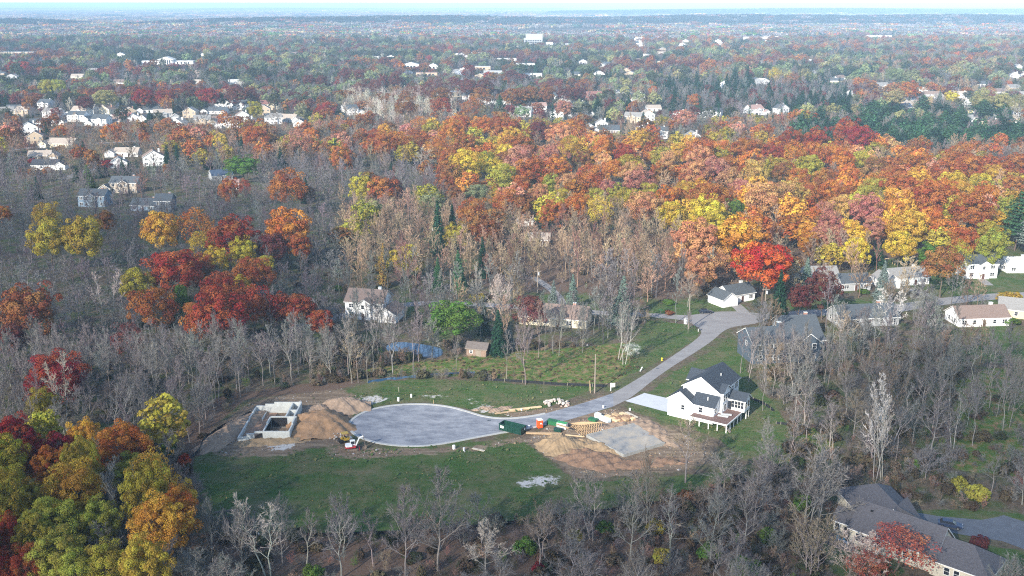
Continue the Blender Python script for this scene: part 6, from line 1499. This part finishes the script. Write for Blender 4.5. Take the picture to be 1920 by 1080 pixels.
while d < 5600:
    sp = 42 if d < 3900 else 38 if d < 4900 else 70; half = d * .53 + 40
    for x in np.arange(-half, half, sp):
        X, Y = x + g.uniform(-.5, .5) * sp, d + g.uniform(-.5, .5) * sp
        if math.sin(X / 420 + Y / 510) + math.sin(X / 210 - Y / 290 + 1) > 1.35 and abs(Y - 4500) > 500: continue
        if blocked(X, Y, 4): continue
        pal = pick(g, ('gray', 3), ('purp', 2), ('maro', 1.6), ('brwn', 1.2), ('spru', 1.1), ('tan', 1), ('rust', .5), ('gren', .6), ('pgrn', .3))
        if 4050 < Y < 4900 and hill(X, Y) > 9: pal = pick(g, ('ridg', 8), ('maro', .6), ('purp', .7))
        s = g.uniform(.85, 1.25) * sp / 42; STUFF.append(('grove', X, Y, float(hill(X, Y)) - 1, g.uniform(.8, 1.1), s, pal))
    d += sp
d = 5600.0
while d < 12500:
    for X in np.arange(-d * .55, d * .55, 150):
        Y = d + g.uniform(-70, 70); X += g.uniform(-70, 70)
        if g.random() < .75 and not (8100 < Y < 9700 and X > 150): STUFF.append(('grove', X, Y, float(hill(X, Y)) - 1, 1.0, g.uniform(1.8, 3.6), pick(g, ('tan', 2), ('redb', 2), ('purp', 2), ('gray', 2), ('ridg', 1), ('peac', .4))))
    d += 140
d = 8300.0
while d < 9500:
    for X in np.arange(200, d * .54, 75):
        Y = d + g.uniform(-35, 35)
        if hill(X, Y) > 16: STUFF.append(('grove', X + g.uniform(-30, 30), Y, float(hill(X, Y)) - 1, 1.1, 1.9, 'ridg'))
    d += 75
scatter('distant_woodland', STUFF, 'mixed leafless, russet and evergreen woodland stretching to the horizon', 'woodland')
# brush, weeds and tufts under the trees: far too many to count
U = []
for x0, x1, y0, y1, n in ((-95, 95, 150, 215, 2300), (20, 130, 165, 290, 1700), (-130, -30, 170, 420, 1500), (-55, 40, 252, 290, 3200), (-20, 110, 330, 430, 500)):
    for _ in range(n):
        X, Y = g.uniform(x0, x1), g.uniform(y0, y1); px, py = proj(X, Y, 0)
        mw = any(inpx(px, py, m_) for m_ in meadow[:1])
        if blocked(X, Y, .5) and not mw: continue
        if mw: k, pal, h, w = pick(g, ('shrub', .4), ('bush', 3)), pick(g, ('weed', 5), ('dulg', .8), ('tan', 1)), g.uniform(.25, .6), g.uniform(.5, 1.1)
        else: k, pal, h, w = pick(g, ('bush', 3), ('shrub', .5)), pick(g, ('brnb', 2.5), ('gray', 4), ('redb', .6), ('dulg', 1.8), ('gren', .2), ('tan', 1.2)), g.uniform(.8, 3.2), g.uniform(1.5, 4)
        if k == 'shrub' and pal in ('gray', 'redb', 'brnb', 'tan'): pal = 'dull'
        U.append((k, X, Y, -.05, h, w, pal))
scatter('undergrowth', U, 'tangled brown and green brush under the leafless trees', 'undergrowth')

# clods on the bare earth, turf tufts and blown leaves: far too many to count
def strew(name, n, polys, avoid, label, cat, mats, smin, smax, flat, seed, lump=False):
    gg = np.random.default_rng(seed); P_ = [np.array(PG(q)) for q in polys]; A_ = [np.array(PG(q)) for q in avoid]; V, F, M_ = [], [], []; o = 0
    lo = np.min([q.min(0) for q in P_], 0); hi = np.max([q.max(0) for q in P_], 0)
    X = gg.uniform(lo[0], hi[0], n * 4); Y = gg.uniform(lo[1], hi[1], n * 4); ok = np.zeros(len(X), bool)
    for q in P_: ok |= inpoly(X, Y, q)
    for q in A_: ok &= ~inpoly(X, Y, q)
    ok &= (np.sin(X / 3.1 + np.sin(Y / 2.3) * 2) + np.sin(Y / 4.7 - X / 6.1) + gg.normal(size=len(X)) * .8) > (-.2 if not lump else 0)
    X, Y = X[ok][:n], Y[ok][:n]
    for x, y in zip(X, Y):
        s = gg.uniform(smin, smax) * (1 if gg.random() < .9 else 1.8)
        if lump:
            r = [gg.uniform(.6, 1.2) * s for _ in range(6)]; V += [(x + r[0], y, .02), (x, y + r[1], .02), (x - r[2], y, .02), (x, y - r[3], .02), (x + .1 * s, y, .02 + r[4] * .8)]
            F += [(o, o + 1, o + 4), (o + 1, o + 2, o + 4), (o + 2, o + 3, o + 4), (o + 3, o, o + 4)]; o += 5; M_ += [int(gg.integers(len(mats)))] * 4
        else:
            a = gg.uniform(0, 6.28); c, d_ = math.cos(a) * s, math.sin(a) * s; z = .05; u = s * gg.uniform(0, flat)
            V += [(x - c, y - d_, z), (x + d_ * .7, y - c * .7, z + u), (x + c, y + d_, z + u * 1.4), (x - d_ * .7, y + c * .7, z + u * .5)]; F += [(o, o + 1, o + 2), (o, o + 2, o + 3)]; o += 4; M_ += [int(gg.integers(len(mats)))] * 2
    me = quadmesh(name, V, F, mats); me.polygons.foreach_set('material_index', np.array(M_, np.int32)); tag(link(name, me), label, cat, kind='stuff')
strew('rubble', 3600, dirts, [bulb_px, street_px], 'scattered clods and stones on the bare earth of the site', 'rubble', [SOIL, CLAY, FILL, ST3], .07, .26, 0, 41, True)
NOGO = [bulb_px, street_px, [(1165,756),(1190,738),(1210,733),(1270,747),(1268,780),(1238,775)]]
strew('grass', 8000, lawns[:4], NOGO, 'tufts of short grass on the lawns', 'grass', [plain('tuft_green', (.06, .10, .025), .9, .3), plain('tuft_olive', (.12, .12, .045), .9, .3), plain('tuft_moss', (.045, .085, .02), .9, .3)], .12, .3, .8, 42)
strew('fallen_leaves', 2600, lawns[:4] + dirts[:2] + leaf[:1], NOGO, 'dry tan and russet leaves blown over the grass', 'fallen leaves', [plain('leaf_tan', (.34, .24, .13), .9, .3), plain('leaf_rust', (.26, .11, .05), .9, .3), plain('leaf_gold', (.40, .28, .07), .9, .3)], .05, .13, .3, 43)
for k, (x, y, l, a, lb) in enumerate([(1497, 742, 5.5, 10, 'pale fallen log lying among leafless trees right of the white house'), (905, 1043, 6, 35, 'bleached fallen trunk in the brush below the lower lawn'), (1265, 985, 7, -30, 'bleached fallen trunk near the tall brown tree below the grey slab'), (425, 960, 5, 15, 'dark fallen log in the leaf litter at the near woods edge'), (1740, 850, 6, -15, 'grey fallen log in the leafless woods above the blacktop drive'), (350, 640, 6, 5, 'grey fallen log beneath the red trees'), (1460, 1010, 6, 60, 'leaning dead branch among brush left of the cream house')]):
    p = P(x, y); segs = [(np.array([-l / 2, 0, .2]), np.array([0, .15, .25]), .2, .17), (np.array([0, .15, .25]), np.array([l / 2, -.1, .3]), .17, .1), (np.array([l * .1, .1, .25]), np.array([l * .25, .9, .7]), .08, .04), (np.array([l * .25, 0, .25]), np.array([l * .45, -.9, .6]), .07, .03)]
    o = link('fallen_log', tubes(segs, BARK, 'fallen_log', 7), None, p, (0, 0, R(a))); o.color = (.42, .37, .3, 1) if k in (0, 1, 2, 6) else (.2, .17, .14, 1); tag(o, lb, 'log')

# ---------------------------------------------------------------- labels that single out each tree and house
def place(px, py, f=0):
    """by the nearest landmark, then by the place in the photograph"""
    n, lx, ly = min(LANDMARKS, key=lambda l: math.hypot(l[1] - px, (l[2] - py) * 1.6))
    dx, dy = px - lx, py - ly
    rel = ('right of ' if dx > 0 else 'left of ') if abs(dx) > abs(dy) * 1.2 else ('above ' if dy < 0 else 'below ')
    return f'{rel}{n}, {max(0, min(100, px / 19.2)):.{f}f}% across, {max(0, min(100, py / 10.8)):.{f}f}% down photo'
import re
re_w = re.compile(r"[A-Za-z0-9][A-Za-z0-9'-]*")
used, cnt = {}, {}
allp = [(o, b, x, y) for o, b, x, y, _ in INDIV]
for o, b, x, y in PENDING: cnt[b] = cnt.get(b, 0) + 1
for o, b, x, y in PENDING:
    if cnt[b] > 1: allp.append((o, b, x, y))
    else: o['label'] = b
for o, b, x, y in allp:
    lb = f'{b} {place(x, y)}'
    if lb in used: lb = f'{b} {place(x, y, 1)}'
    if len(re_w.findall(lb)) > 16: lb = f'{b}, {max(0, x / 19.2):.1f}% across, {max(0, min(100, y / 10.8)):.1f}% down photo'
    used[lb] = 1
    o['label'] = lb

# ---------------------------------------------------------------- the air
hz = bpy.data.materials.new('haze'); hz.use_nodes = True; hn = hz.node_tree
hn.nodes.remove(hn.nodes['Principled BSDF'])
pv = hn.nodes.new('ShaderNodeVolumePrincipled'); pv.inputs['Color'].default_value = (0.47, 0.72, 1.0, 1); pv.inputs['Density'].default_value = 1.08e-4; pv.inputs['Anisotropy'].default_value = -0.3
hn.links.new(pv.outputs[0], hn.nodes['Material Output'].inputs['Volume'])
m = MB(); m.box((-42000, -1500, -1.5), (42000, 44000, 103), hz)
tag(m.build('haze'), 'thin blue autumn haze lying over the whole country', 'haze', kind='stuff')

# ---------------------------------------------------------------- thin fair-weather clouds over the near woods: their shade lies on the left woods and the lower edge
cm = bpy.data.materials.new('cloud_veil'); cm.use_nodes = True; cn_ = cm.node_tree
cn_.nodes.remove(cn_.nodes['Principled BSDF'])
dn = cn_.nodes.new('ShaderNodeBsdfDiffuse'); dn.inputs['Color'].default_value = (.9, .9, .9, 1); tn_ = cn_.nodes.new('ShaderNodeBsdfTransparent'); mx = cn_.nodes.new('ShaderNodeMixShader'); mx.inputs[0].default_value = 0.24
cn_.links.new(tn_.outputs[0], mx.inputs[1]); cn_.links.new(dn.outputs[0], mx.inputs[2]); cn_.links.new(mx.outputs[0], cn_.nodes['Material Output'].inputs['Surface'])
cb_ = bmesh.new()
for gx, gy, rx, ry in ((-165, 375, 105, 105), (-60, 330, 40, 30), (-215, 470, 130, 60), (-40, 160, 150, 46), (-110, 212, 80, 54), (-35, 205, 55, 14), (95, 168, 110, 46), (150, 240, 62, 52), (112, 252, 30, 26)):
    r_ = bmesh.ops.create_icosphere(cb_, subdivisions=3, radius=1.0)['verts']
    off = sdir * (900 / sdir.z)
    for v in r_:
        k = 1 + .12 * noise2(v.co.x * 2.2 + gx, v.co.y * 2.2 + gy, 1.0)
        v.co = Vector((gx + off.x + v.co.x * rx * k, gy + off.y + v.co.y * ry * k, 900 + v.co.z * 9 * k))
cme = bpy.data.meshes.new('clouds'); cb_.to_mesh(cme); cb_.free(); cme.materials.append(cm)
tag(link('clouds', cme), 'thin white fair-weather clouds high behind the viewer', 'clouds', kind='stuff')
